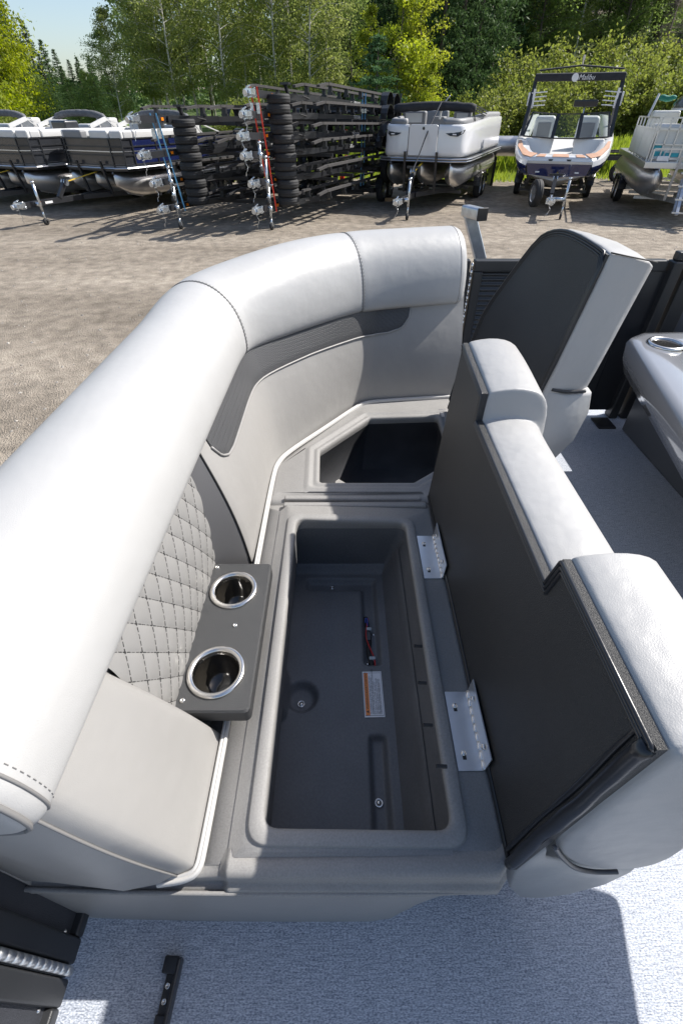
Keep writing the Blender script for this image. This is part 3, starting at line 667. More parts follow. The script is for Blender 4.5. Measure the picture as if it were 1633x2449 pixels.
sf = empty('bow_fence', (1.9, 2.5, 0)); tag(sf, 'black fence panels beyond the glossy console at the bow', 'fence')
def sad(o): o.parent = sf; o.matrix_parent_inverse = Matrix.Translation(-Vector((1.9, 2.5, 0))); return o
for x0, x1 in ((1.61, 1.66), (1.68, 1.76), (2.38, 2.46)): sad(MB().box(x0, x1, 2.46, 2.53, 0.0, ZF).build('post', M['black_metal'], bev=.008))
sad(MB().box(1.62, 2.45, 2.475, 2.52, ZF, ZF + .04).build('rail', M['black_metal'], bev=.007)); sad(MB().box(1.76, 2.38, 2.49, 2.51, .05, ZF).build('panel', M['console']))
sad(MB().box(1.48, 1.62, 2.50, 2.52, .04, ZF - .05).build('panel', M['trim']))
sad(MB().box(1.50, 1.60, 2.34, 2.46, .0, .012).build('foot_bracket', M['black_metal'], bev=.003))
# galvanised upright standing outside the bow
gp = empty('galvanised_post', (1.05, 3.22, GZ)); tag(gp, 'bent galvanised square tube with a black end cap rising beyond the bow gate', 'post')
def gpp(o): o.parent = gp; o.matrix_parent_inverse = Matrix.Translation(-Vector((1.05, 3.22, GZ))); return o
p_low = Vector(PY(1148, 618, 3.2)); p_top = Vector(PY(1122, 510, 3.2)); dirv = (p_low - p_top)
foot = Vector((p_low.x + .22, 3.22, GZ)); 
gpp(MB().bar(foot, p_low, .055, .075).build('lower_tube', M['galv'], bev=.006)); gpp(MB().bar(p_low - dirv.normalized() * -.01, p_top, .05, .07).build('upper_tube', M['galv'], bev=.008))
k0 = Vector(PY(1122, 506, 3.2)); k1 = Vector(PY(1152, 512, 3.08))
gpp(MB().bar(k0 + Vector((-.02, .03, .004)), k1, .062, .06).build('bent_head', M['galv'], bev=.012)); kd = (k1 - k0).normalized(); gpp(MB().bar(k1 + kd * .0005, k1 + kd * .012, .066, .064).build('end_cap', M['trim'], bev=.004))

# ------------------------------------------------------------------ glossy console
cs = empty('console', (1.9, 1.8, 0)); tag(cs, 'glossy grey console with a steel cup ring and recessed top at the starboard side', 'console')
def cad(o): o.parent = cs; o.matrix_parent_inverse = Matrix.Translation(-Vector((1.9, 1.8, 0))); return o
ZK = .64
tA, tB, tC = PZ(1500, 806, ZK), PZ(1633, 1010, ZK), PZ(1560, 790, ZK)
dv = Vector((tB[0] - tA[0], tB[1] - tA[1])); tD = (tA[0] + dv.x * 2.0, tA[1] + dv.y * 2.0)
polyc = [(tD[0], tD[1]), (2.3, tD[1]), (2.3, tA[1] + .12), (tA[0] + .10, tA[1] + .07), (tA[0], tA[1])]
def cpoly(off, r=.05): return rpoly(polyc, off, r, 6)
cad(loops_mesh('console_top', [(cpoly(-.30), ZK - .0), (cpoly(-.205), ZK), (cpoly(-.20), ZK - .004), (cpoly(-.194), ZK - .004), (cpoly(-.188), ZK), (cpoly(-.04), ZK + .002), (cpoly(-.012), ZK - .002), (cpoly(0), ZK - .02), (cpoly(-.01), ZK - .09), (cpoly(-.035), ZK - .15), (cpoly(-.06), ZK - .165), (cpoly(-.2), ZK - .17)], M['gloss'], cap=False))
o = mesh('console_top_fill', [(p[0], p[1], ZK) for p in cpoly(-.30)], [tuple(range(len(cpoly(-.30))))], M['gloss']); cad(o)
q = PZ(1592, 823, ZK + .002); r_ = .075
cad(MB().lathe((q[0], q[1], ZK + .002), [(r_, -.001), (r_ + .001, .003), (r_ - .004, .009), (r_ - .012, .010), (r_ - .018, .006), (r_ - .020, -.0)], 48).build('cup_ring', M['steel'], None, True))
cad(MB().lathe((q[0], q[1], ZK + .003), [(r_ - .020, .001), (.04, .0), (.0001, .0)], 40).build('cup_well', M['cup'], None, True))
cad(MB().box(1.63, 2.3, tD[1], 2.34, 0, ZK - .16).build('console_body', M['console'], bev=.01))
hd = PZ(1575, 935, ZK - .08)
# unseen bench shape, added out of view to cast the shadow on the deck
hc = empty('shadow_caster', (.965, .10, 0), -.24); tag(hc, 'unseen light grey bench shape added to starboard to shade the deck', 'shadow caster')
MB().lathe((.04, -.16, 0), [(.0001, 0), (.12, 0), (.12, .015), (.06, .03), (.04, .05), (.04, .54), (.0001, .54)], 20).build('pedestal', M['black_metal'], hc, True)
MB().box(-.14, .13, -.40, .38, .545, .66).build('seat', M['vinyl_lid'], hc, bev=.03, seg=3)
MB().box(-.15, -.06, -.40, .40, .662, 1.12).build('backrest', M['vinyl_lid'], hc, bev=.03, seg=3)
# ================================================================== the yard behind the boat
def G(px, py): return Vector(PZ(px, py, GZ))
def Rz(th): return -math.radians(th)
def gravel():
    m = bpy.data.materials.new('gravel'); m.use_nodes = True; N = m.node_tree.nodes; K = m.node_tree.links; b = N['Principled BSDF']
    tc = N.new('ShaderNodeTexCoord')
    def nz(s, d=5, kind='ShaderNodeTexNoise', sx=1, sy=1):
        mp = N.new('ShaderNodeMapping'); mp.inputs['Scale'].default_value = (sx, sy, 1); K.new(tc.outputs['Object'], mp.inputs[0])
        n = N.new(kind); n.inputs['Scale'].default_value = s
        if 'Detail' in n.inputs: n.inputs['Detail'].default_value = d
        K.new(mp.outputs[0], n.inputs['Vector']); return n
    big = nz(.35, 5, sx=.35, sy=2.2); peb = nz(58, 2, 'ShaderNodeTexVoronoi'); fine = nz(90, 3); mid = nz(5, 5)
    c1 = N.new('ShaderNodeValToRGB'); e = c1.color_ramp.elements; e[0].position = .32; e[0].color = (.215, .186, .152, 1); e[1].position = .68; e[1].color = (.345, .303, .252, 1); K.new(big.outputs[0], c1.inputs[0])
    c2 = N.new('ShaderNodeValToRGB'); e = c2.color_ramp.elements; e[0].position = .0; e[0].color = (.76, .75, .74, 1); e[1].position = 1; e[1].color = (1.22, 1.20, 1.17, 1); K.new(peb.outputs['Color'], c2.inputs[0])
    mx = N.new('ShaderNodeMix'); mx.data_type = 'RGBA'; mx.blend_type = 'MULTIPLY'; mx.inputs[0].default_value = .85; K.new(c1.outputs[0], mx.inputs[6]); K.new(c2.outputs[0], mx.inputs[7])
    c3 = N.new('ShaderNodeMapRange'); c3.inputs[1].default_value = .3; c3.inputs[2].default_value = .7; c3.inputs[3].default_value = .72; c3.inputs[4].default_value = 1.25; K.new(mid.outputs[0], c3.inputs[0])
    m2 = N.new('ShaderNodeMix'); m2.data_type = 'RGBA'; m2.blend_type = 'MULTIPLY'; m2.inputs[0].default_value = 1; K.new(mx.outputs[2], m2.inputs[6]); K.new(c3.outputs[0], m2.inputs[7])
    K.new(m2.outputs[2], b.inputs['Base Color']); b.inputs['Roughness'].default_value = .95; b.inputs['Specular IOR Level'].default_value = .15
    bp = N.new('ShaderNodeBump'); bp.inputs['Strength'].default_value = .9; bp.inputs['Distance'].default_value = .016; K.new(peb.outputs['Distance'], bp.inputs['Height'])
    b2 = N.new('ShaderNodeBump'); b2.inputs['Strength'].default_value = .35; b2.inputs['Distance'].default_value = .08; K.new(mid.outputs[0], b2.inputs['Height']); K.new(bp.outputs[0], b2.inputs['Normal'])
    K.new(b2.outputs[0], b.inputs['Normal']); return m
M['gravel'] = gravel()
# ground sheet: level yard, low bank behind it, wooded hillside to the right
def ground_z(x, y):
    z = GZ + .035 * max(0, y - 22.5) * 1.0
    z += 1.2 * float(sstep(27, 40, y)) * float(sstep(-6, 14, x))
    z += max(0, y - 40) * .33 * float(sstep(-16, 30, x)) * (1 - .4 * float(sstep(120, 300, y)))
    return z
gxs = np.concatenate([np.linspace(-400, -60, 12), np.linspace(-50, 50, 61), np.linspace(60, 400, 12)]); gys = np.concatenate([np.linspace(-60, 20, 12), np.linspace(22, 60, 40), np.linspace(65, 160, 20), np.linspace(180, 700, 8)])
gnd = mesh('ground', [(x, y, ground_z(x, y)) for x in gxs for y in gys], grid_faces(len(gxs), len(gys)), M['gravel'], None, True); tag(gnd, 'grey brown gravel yard', kind='structure')
M['grass_soil'] = mat('grass_ground', (.085, .135, .022), .95, var=.4, vscale=1.2, var2=.35, v2scale=18, bump=1, bscale=30)
def gedge(x): return 23.4 + .5 * math.sin(x * .7) + .35 * math.sin(x * 1.9 + 1)
vg = []; xs_ = np.linspace(-50, 50, 120); 
for x in xs_:
    e_ = gedge(x)
    for k, y in enumerate(np.concatenate([np.linspace(e_, 60, 34), np.linspace(70, 220, 10)])): vg.append((x * (1 if k < 34 else 1 + (k - 33) * .3), y, ground_z(x, y) + (.012 if k else -.02)))
rs = np.random.default_rng(12); sv = MB()
for k in range(5200):
    y = 3.2 + 19 * rs.uniform() ** 1.4; x = rs.uniform(-.75, .75) * y * 1.1; r = .006 + .020 * rs.uniform() ** 4
    if x > -.9 and y < 3.4: continue
    a = rs.uniform(0, 6.28); c_, s_ = math.cos(a) * r, math.sin(a) * r
    sv.add([(x + c_, y + s_, GZ), (x - s_ * .8, y + c_ * .8, GZ), (x - c_ * .9, y - s_, GZ), (x + s_, y - c_, GZ), (x + c_ * .2, y + s_ * .3, GZ + r * rs.uniform(.5, .9))], [(0, 1, 4), (1, 2, 4), (2, 3, 4), (3, 0, 4)])
so = sv.build('loose_stones', mat('stone', (.30, .28, .25), .9, var=.4, vscale=3)); tag(so, 'loose stones scattered over the gravel', 'stones', kind='stuff')
vb = mesh('grass_verge', vg, grid_faces(120, 44), M['grass_soil'], None, True); tag(vb, 'rough green grass bank behind the yard', kind='structure')

# ------------------------------------------------------------------ wheels, trailers
M['rim'] = mat('wheel_rim', (.55, .56, .58), .3, metal=.9)
M['bunk'] = mat('bunk_carpet', (.05, .047, .046), .95, bump=1, bscale=60, var=.2, vscale=8)
M['frame_black'] = mat('trailer_black', (.022, .023, .026), .38, var=.15, vscale=3)
M['zinc'] = mat('zinc_plate', (.62, .66, .70), .25, metal=.85, var=.25, vscale=25)
M['decal'] = mat('white_decal', (.75, .75, .75), .5)
def tyre_prof(r, w): return [(r * .60, -w * .42), (r * .70, -w * .5), (r * .90, -w * .5), (r * .985, -w * .36), (r, -w * .22), (r * .985, -w * .12), (r, -w * .10), (r, w * .10), (r * .985, w * .12), (r, w * .22), (r * .985, w * .36), (r * .90, w * .5), (r * .70, w * .5), (r * .60, w * .42), (r * .60, -w * .42)]
TY = MB().lathe((0, 0, 0), tyre_prof(.27, .165), 26).build('tyre', M['rubber'], None, True)
TYX = MB().lathe((0, 0, 0), tyre_prof(.33, .20), 26, 'x').build('tyre', M['rubber'], None, True)
def rim_mesh(r, w):
    b = MB().lathe((0, 0, 0), [(r * .62, -w * .45), (r * .58, -w * .40), (r * .54, -w * .1), (r * .54, w * .1), (r * .58, w * .40), (r * .62, w * .45)], 24, 'x')
    for s in (-1, 1):
        b.lathe((s * w * .30, 0, 0), [(.0001, s * .012), (r * .14, s * .012), (r * .15, 0), (r * .20, 0)], 12, 'x')
        for k in range(6):
            a = k * math.pi / 3; b.bar((s * w * .30, r * .1 * math.cos(a), r * .1 * math.sin(a)), (s * w * .33, r * .58 * math.cos(a), r * .58 * math.sin(a)), .02, r * .17)
    return b.build('rim', M['rim'], None, False)
RIMX = rim_mesh(.33, .20)
for o in (TY, TYX, RIMX): COL.objects.unlink(o)
def wheel(parent, x, y, z, s=1.0):
    t = TYX.copy(); t.name = 'tyre'; COL.objects.link(t); t.parent = parent; t.location = (x, y, z); t.scale = (s, s, s)
    r = RIMX.copy(); r.name = 'rim'; COL.objects.link(r); r.parent = t; return t
def coupler_mesh():
    b = MB(); rr = random.Random(5)
    b.box(-.05, .05, 0, .22, -.04, .04).box(-.075, .075, .20, .30, -.07, .07).tube([(0, -.03, -.01), (0, .05, .0)], .055, 10).box(-.03, .03, .05, .2, .04, .075)
    b.bar((0, .05, .08), (.0, .2, .12), .025, .02).box(.06, .12, .02, .2, -.03, .05).box(-.11, -.055, .10, .26, -.06, .06)
    for k in range(9): b.bar((rr.uniform(-.1, .1), rr.uniform(0, .3), rr.uniform(-.08, .08)), (rr.uniform(-.12, .12), rr.uniform(0, .3), rr.uniform(-.10, .1)), .018, .018)
    x, y, z = 0, .12, -.05
    for k in range(9):                      # safety chain hanging
        x2, y2, z2 = x + rr.uniform(-.03, .03), y + rr.uniform(-.02, .03), z - .035; b.bar((x, y, z), (x2, y2, z2), .014, .008); x, y, z = x2, y2, z2
    return b
CPL = coupler_mesh().build('coupler', M['zinc']); COL.objects.unlink(CPL)
def put(src, name, parent, loc=(0, 0, 0), rot=(0, 0, 0)):
    c = src.copy(); c.name = name; COL.objects.link(c); c.parent = parent; c.location = loc; c.rotation_euler = rot; return c
def jack(parent, y, top, down, x=0.16):
    b = MB().tube([(x, y, top), (x, y, -down * .45)], .032, 10).tube([(x, y, -down * .45), (x, y, -down + .08)], .024, 8).box(x - .05, x + .05, y - .03, y + .03, -.06, .05).tube([(x, y, top), (x, y, top + .05)], .04, 10).bar((x, y, top + .03), (x + .12, y, top + .03), .014, .014)
    o = b.build('jack', M['zinc'], parent, True)
    w = MB().lathe((x - .03, y, -down + .075), [(.03, 0), (.072, .004), (.075, .03), (.072, .056), (.03, .06)], 16, 'x').build('jack_wheel', M['rubber'], o, True); MB().bar((x, y, -down + .16), (x, y, -down + .07), .08, .02).build('fork', M['zinc'], o)
    return o
BRK = [None]
def stack_trailer():
    e = empty('boat_trailer')
    MB().bar((0, .2, 0), (0, 2.6, 0), .075, .125).build('tongue', M['frame_black'], e)
    put(CPL, 'coupler', e, (0, -.08, 0))
    for s in (-1, 1):
        MB().bar((s * .06, 1.2, -.005), (s * .52, 2.6, -.005), .05, .12).bar((s * .52, 2.6, -.005), (s * .52, 7.9, -.005), .05, .10).build('frame_rail', M['frame_black'], e)
        for xb in (.98,) if s < 0 else (.36, .98):
            b = MB().bar((s * xb, 2.0, .235), (s * xb, 7.6, .235), .10, .05); b.bar((s * xb, 2.0, .235), (s * (xb - .05), 1.6, .18), .09, .045); b.build('bunk', M['bunk'], e)
            for yy_ in np.arange(2.2, 7.6, 1.05):
                if BRK[0] is None: BRK[0] = MB().box(-.045, .045, -.03, .03, .055, .21).box(-.07, .07, -.02, .04, .05, .10).build('bunk_bracket', M['frame_black']); COL.objects.unlink(BRK[0])
                put(BRK[0], 'bunk_bracket', e, (s * xb, yy_, 0))
        # fender
        f = MB(); pr = [(math.cos(a) * .36, math.sin(a) * .34) for a in np.linspace(0, math.pi, 9)]
        for yc in (6.15, 6.85):
            for (a0, b0), (a1, b1) in zip(pr[:-1], pr[1:]): f.bar((s * 1.16, yc + a0, b0 - .05), (s * 1.16, yc + a1, b1 - .05), .22, .015)
        f.build('fender', mat('fender_black', (.03, .03, .032), .16) if 'fender' not in M else M['fender'], e)
        MB().box(s * .95 - .08, s * .95 + .08, 7.92, 7.98, -.06, .06).build('tail_light', M['red'], e)
        MB().box(s * .045 - .006, s * .045 + .006, .98, 1.06, -.025, .03).build('marker_light', M['orange'], e)
        MB().box(s * .0385 - .001, s * .0385 + .001, 1.32, 1.72, -.045, .04).build('sticker', M['decal'], e)
    for yy_ in (2.6, 3.7, 4.8, 5.7, 6.5, 7.3, 7.88): MB().bar((-1.02, yy_, -.09), (1.02, yy_, -.09), .06, .07).build('cross_member', M['frame_black'], e)
    for yy_ in (6.15, 6.85): MB().tube([(-1.05, yy_, -.17), (1.05, yy_, -.17)], .035, 8).box(-.95, -.75, yy_ - .12, yy_ + .12, -.2, -.06).box(.75, .95, yy_ - .12, yy_ + .12, -.2, -.06).build('axle', M['frame_black'], e)
    for s in (-1, 1):
        MB().bar((s * 1.12, 7.6, -.05), (s * 1.16, 7.62, .32), .05, .05).build('guide_post', M['frame_black'], e)
        MB().tube(chaikin([(s * .40, 1.9, .02), (s * .45, 3.0, -.10), (s * .38, 4.2, -.02), (s * .47, 5.4, -.12), (s * .7, 6.1, -.14)], 2), .011, 5).build('brake_line', M['rubber'], e)
        MB().bar((s * .85, 5.6, -.10), (s * .85, 7.4, -.12), .06, .05).bar((s * .85, 5.9, -.16), (s * .85, 6.4, -.16), .06, .03).build('leaf_spring', M['frame_black'], e)
    MB().bar((0, 1.9, .06), (0, 1.75, .24), .06, .06).box(-.11, .11, 1.72, 1.86, .22, .26).build('bow_stop', M['frame_black'], e)
    text('TRITOON', .115, M['decal'], e, (.547, 5.0, -.005), (math.pi / 2, 0, math.pi / 2))
    return e
M['fender'] = mat('fender_gloss', (.03, .03, .032), .15)
proto = stack_trailer()
def place_trailer(c, lv, th, label, first, pitch=0.0, grp=None, jk=None, slide=0.0):
    o = proto if first else copy_tree(proto)
    d = Vector((math.sin(math.radians(th)), math.cos(math.radians(th)), 0))
    o.location = Vector((c.x, c.y, GZ + lv)) + d * slide; o.rotation_euler = (math.radians(pitch + random.uniform(-.5, .5)), math.radians(random.uniform(-.7, .7)), Rz(th + random.uniform(-1.2, 1.2))); tag(o, label, 'trailer', grp)
    return o
def loc_world(c, th, x, y, z): 
    a = math.radians(th); return Vector((c.x + x * math.cos(a) + y * math.sin(a), c.y - x * math.sin(a) + y * math.cos(a), z))
TH1, TH2 = 21.0, 22.5
J1, J2 = G(434, 547), G(651, 549)
C1 = loc_world(J1, TH1, -.16, -.42, GZ); C2_ = loc_world(J2, TH2, -.16, -.42, GZ)
LV1 = [.45, .98, 1.50, 2.12]; LV2 = [.45, .98, 1.50, 1.84, 2.20, 2.55]
ordn = ['bottom', 'second', 'third', 'fourth', 'fifth', 'topmost']
n1 = ['bottom trailer of the stack held by blue straps', 'second trailer up in the stack held by blue straps', 'third trailer up in the stack held by blue straps', 'topmost trailer of the stack held by blue straps']
first = True; T1 = []; T2 = []
for i, lv in enumerate(LV1):
    T1.append(place_trailer(C1, lv, TH1, 'black boat trailer, ' + n1[i], first, slide=(0, -.05, -.25, -.35)[i])); first = False
n2 = ['bottom trailer of the tall stack held by red straps', 'second trailer up in the tall stack held by red straps', 'third trailer up in the tall stack held by red straps', 'fourth trailer up in the tall stack held by red straps', 'fifth trailer up in the tall stack held by red straps', 'topmost trailer of the tall stack held by red straps']
for i, lv in enumerate(LV2):
    T2.append(place_trailer(C2_, lv, TH2, 'black boat trailer, ' + n2[i], False, pitch=(0, -.3, -.6, -1.0, -1.3, -1.6)[i], slide=(0, -.05, -.25, -.3, -.1, .15)[i]))
jack(T1[0], .42, .45, .45); jack(T1[1], .42, .25, .42); jack(T2[0], .42, .45, .45); jack(T2[1], .42, .45, .45); jack(T2[2], .42, .2, .35)
for s in (-1, 1):
    for yy_ in (6.15, 6.85): wheel(T2[0], s * 1.16, yy_, -.45 + .33); wheel(T1[0], s * 1.16, yy_, -.45 + .33)
for i in (1,):
    for s in (-1, 1):
        for yy_ in (6.15, 6.85): wheel(T2[i], s * 1.16, yy_, -.12)
# tyres laid flat in columns between the trailers
def tyre_col(C, th, LV, name, y=1.15, x=.30):
    rr = random.Random(3); cnt = 0; ORD = ['lowest', 'second lowest', 'third lowest', 'fourth from the bottom', 'fifth from the bottom', 'sixth from the bottom', 'seventh from the bottom', 'eighth from the bottom', 'ninth from the bottom', 'tenth from the bottom', 'eleventh from the bottom', 'twelfth from the bottom', 'thirteenth from the bottom', 'fourteenth from the bottom']
    for i in range(len(LV) - 1):
        n = max(1, int(round((LV[i + 1] - LV[i]) / .172)))
        for k in range(n):
            p = loc_world(C, th, x + rr.uniform(-.015, .015) - .1 * i * .3, y + rr.uniform(-.015, .015), GZ + LV[i] + .0 + (k + .5) * (LV[i + 1] - LV[i]) / n)
            t = TY.copy(); t.name = 'spare_tyre'; COL.objects.link(t); t.location = p; t.scale = (1, 1, (LV[i + 1] - LV[i]) / n / .172)
            tag(t, 'black tyre lying flat, ' + ORD[cnt] + ' in the column between ' + name, 'tyre', 'tyres in the column of ' + name); cnt += 1
tyre_col(C1, TH1, LV1, 'the blue strapped trailers'); tyre_col(C2_, TH2, LV2, 'the red strapped trailers')
def strap(a, b, m, label, w=.03, grp=None):
    o = MB().bar(a, b, w, .008, up=(0, 1, 0)).build('ratchet_strap', m); tag(o, label, 'strap', grp)
    bk = MB().box(-.035, .035, -.02, .02, -.09, .09); q = bk.build('ratchet', M['zinc'], o); q.location = tuple(Vector(b) - Vector((0, .03, .35))); return o
for dx in (-.10, .06): strap(loc_world(C1, TH1, dx + .1, .72, GZ + LV1[0] - .1), loc_world(C1, TH1, dx, .45, GZ + LV1[3] + .1), M['blue'], 'light blue ratchet strap down the front of the trailer stack', grp='blue straps on the front of the stack')
for dx in (-.10, .06): strap(loc_world(C2_, TH2, dx + .1, .72, GZ + LV2[0] - .1), loc_world(C2_, TH2, dx, .45, GZ + LV2[5] + .1), M['red'], 'red ratchet strap down the front of the tall trailer stack', grp='red straps on the front of the tall stack')
for s in (0, 1): strap(loc_world(C2_, TH2, .60, 5.5 + .25 * s, GZ + LV2[0]), loc_world(C2_, TH2, .60, 5.5 + .25 * s, GZ + LV2[5] + .1), M['blue'], 'blue ratchet strap round the rear of the tall trailer stack', .03, 'blue straps on the rear of the tall stack')
strap(loc_world(C1, TH1, .60, 5.2, GZ + LV1[0]), loc_world(C1, TH1, .60, 5.2, GZ + LV1[3] + .1), M['blue'], 'blue ratchet strap round the rear rails of the lower trailer stack', .03)
q = loc_world(C2_, TH2, 1.2, 6.6, GZ); o = MB().box(q.x - .15, q.x + .2, q.y - .45, q.y - .25, GZ, GZ + .09).build('timber_block', mat('timber', (.35, .22, .12), .8, var=.2, vscale=20)); tag(o, 'timber block lying by the wheels of the tall trailer stack', 'block')

# ------------------------------------------------------------------ trailer under a boat
def boat_trailer(pos, th, deckh, label, L=7.2, galv=False, winch_lean=.25, tongue=2.4, jx=.16, spare=False, grp=None, wheels=True, tube_r=.31):
    e = empty('tandem_trailer', (pos.x, pos.y, GZ), Rz(th)); tag(e, label, 'trailer', grp); fm = M['galv'] if galv else M['frame_black']
    zb = .46
    MB().bar((0, -tongue, zb), (0, 1.2, zb), .08, .12).build('tongue', fm, e); put(CPL, 'coupler', e, (0, -tongue - .28, zb))
    for s in (-1, 1):
        MB().bar((s * .05, -tongue * .25, zb), (s * .8, 1.4, zb), .06, .11).bar((s * .8, 1.4, zb), (s * .8, L, zb), .06, .11).build('frame_rail', fm, e)
        MB().bar((s * .8, .9, zb + .12), (s * .8, L - .3, zb + .12), .12, .06).build('bunk', M['bunk'], e)
        f = MB(); pr = [(math.cos(a) * .40, math.sin(a) * .36) for a in np.linspace(.1, math.pi - .1, 9)]
        for yc in (3.6, 4.35):
            for (a0, b0), (a1, b1) in zip(pr[:-1], pr[1:]): f.bar((s * 1.16, yc + a0, b0 + .33), (s * 1.16, yc + a1, b1 + .33), .24, .014)
        f.build('fender', M['fender'], e)
        MB().box(s * .041 - .002, s * .041 + .002, -tongue + .6, -tongue + .82, zb - .03, zb + .02).build('sticker', M['decal'], e); MB().box(s * .043 - .004, s * .043 + .004, -tongue + .40, -tongue + .48, zb - .03, zb + .03).build('marker_light', M['orange'], e)
        for yc in (3.6, 4.35): wheel(e, s * 1.16, yc, .33)
    for yy_ in (1.4, 2.6, 3.6, 4.35, 5.6, L - .1): MB().bar((-1.0, yy_, zb - .09), (1.0, yy_, zb - .09), .07, .07).build('cross_member', fm, e)
    wt = deckh - .18
    MB().bar((0, -tongue * .55, zb + .05), (0, -tongue * .55 + winch_lean * 1.6, wt), .10, .09).bar((-.18, -tongue * .55 + winch_lean * 1.4, wt), (.18, -tongue * .55 + winch_lean * 1.4, wt), .05, .05).build('winch_post', fm, e)
    MB().lathe((-.06, -tongue * .55 + winch_lean * 1.3, wt - .1), [(.0001, 0), (.08, 0), (.08, .02), (.05, .03), (.05, .09), (.08, .10), (.08, .12), (.0001, .12)], 14, 'x').build('winch', M['zinc'], e)
    MB().bar((0.03, -tongue * .55 + winch_lean, wt - .1), (0.03, .1, wt + .05), .05, .01).build('winch_strap', M['yellow'], e)
    j = MB().tube([(jx, -tongue + .35, .9), (jx, -tongue + .35, .3)], .032, 10).tube([(jx, -tongue + .35, .35), (jx, -tongue + .35, .1)], .024, 8).bar((0, -tongue + .35, zb), (jx, -tongue + .35, zb), .1, .08).tube([(jx, -tongue + .35, .9), (jx, -tongue + .35, .94)], .045, 10).build('jack', M['zinc'], e, True)
    MB().lathe((jx - .03, -tongue + .35, .078), [(.03, 0), (.074, .004), (.077, .03), (.074, .056), (.03, .06)], 16, 'x').build('jack_wheel', M['rubber'], j, True)
    for s in (-1, 1): MB().bar((s * .45, .1, zb), (s * .45, -.06, deckh + .12), .06, .05).build('guide_post', fm, e)
    if spare: wheel(e, -.42, -.75, .50).rotation_euler = (0, 0, .35)
    return e

# ------------------------------------------------------------------ pontoon boats
M['alu'] = mat('aluminium_tube', (.62, .61, .60), .36, metal=.95, var=.1, vscale=2.5, rvar=.06)
M['navy'] = mat('navy_panel', (.012, .018, .07), .16, coat=.6, var=.2, vscale=2)
M['charcoal_panel'] = mat('charcoal_panel', (.035, .037, .042), .2, coat=.4, var=.2, vscale=3)
M['boat_vinyl'] = mat('boat_upholstery', (.60, .595, .58), .5, var=.06, vscale=3)
M['boat_vinyl_grey'] = mat('boat_upholstery_grey', (.22, .22, .225), .5, var=.06, vscale=3)
M['canvas'] = mat('canvas_cover', (.13, .132, .14), .85, bump=1, bscale=14, var=.25, vscale=9)
M['canvas_blk'] = mat('black_canvas', (.022, .023, .028), .8, bump=1, bscale=14, var=.2, vscale=9)
M['alu_rail'] = mat('rail_silver', (.60, .61, .63), .3, metal=.9)
def tube_pontoon(e, x, z, y0, L, r, m=None, nose=.9):
    b = MB(); n = 22; rows = []
    for y, s, up in [(y0, .02, .75), (y0 + .10 * nose, .26, .62), (y0 + .28 * nose, .52, .40), (y0 + .52 * nose, .76, .19), (y0 + .78 * nose, .93, .05), (y0 + nose, 1, 0), (y0 + L - .05, 1, 0), (y0 + L, .93, 0)]:
        cz = z + r * up
        # the nose cone keeps its upper line and pinches to a vertical stem
        rows.append([(x + r * math.cos(a) * min(1, s * 1.02), y, z + r * up * .55 + r * math.sin(a) * (s if s > .9 else .35 + .65 * s)) for a in np.linspace(0, 2 * math.pi, n, endpoint=False)])
    V = [p for r_ in rows for p in r_]; Q = grid_faces(len(rows), n, False, True) + [tuple(range(n)), tuple(range(len(V) - 1, len(V) - n - 1, -1))]
    o = fix_normals(mesh('pontoon_tube', V, Q, m or M['alu'], e, True))
    MB().bar((x, y0 - .015, z + r * .95), (x, y0 + .40 * nose, z - r * .62), .018, .05).bar((x, y0 + .4 * nose, z - r * .62), (x, y0 + nose, z - r * 1.02), .018, .05).build('stem', M['alu_rail'], o)
    MB().bar((x - r * .75, y0 + nose * .7, z - r * .1), (x - r * 1.0, y0 + L, z - r * .15), .05, .02).bar((x + r * .75, y0 + nose * .7, z - r * .1), (x + r * 1.0, y0 + L, z - r * .15), .05, .02).build('spray_rail', M['alu_rail'], o)
    return o
def deck_poly(W, L, c=.35, g=0.0): h = W / 2 + g; return [(-h + c, -g), (h - c, -g), (h - .06, c * .45), (h, c * 1.3), (h, L), (-h, L), (-h, c * 1.3), (-h + .06, c * .45)]
def wall_panel(name, a, b, z0, z1, th, m, e, bulge=.0, inner=True):
    a = Vector((a[0], a[1], 0)); b = Vector((b[0], b[1], 0)); t = (b - a).normalized(); n = Vector((-t.y, t.x, 0))
    return MB().prism([a + Vector((0, 0, z0)), b + Vector((0, 0, z0)), b + Vector((0, 0, z1)), a + Vector((0, 0, z1))], n * th).build(name, m, e)
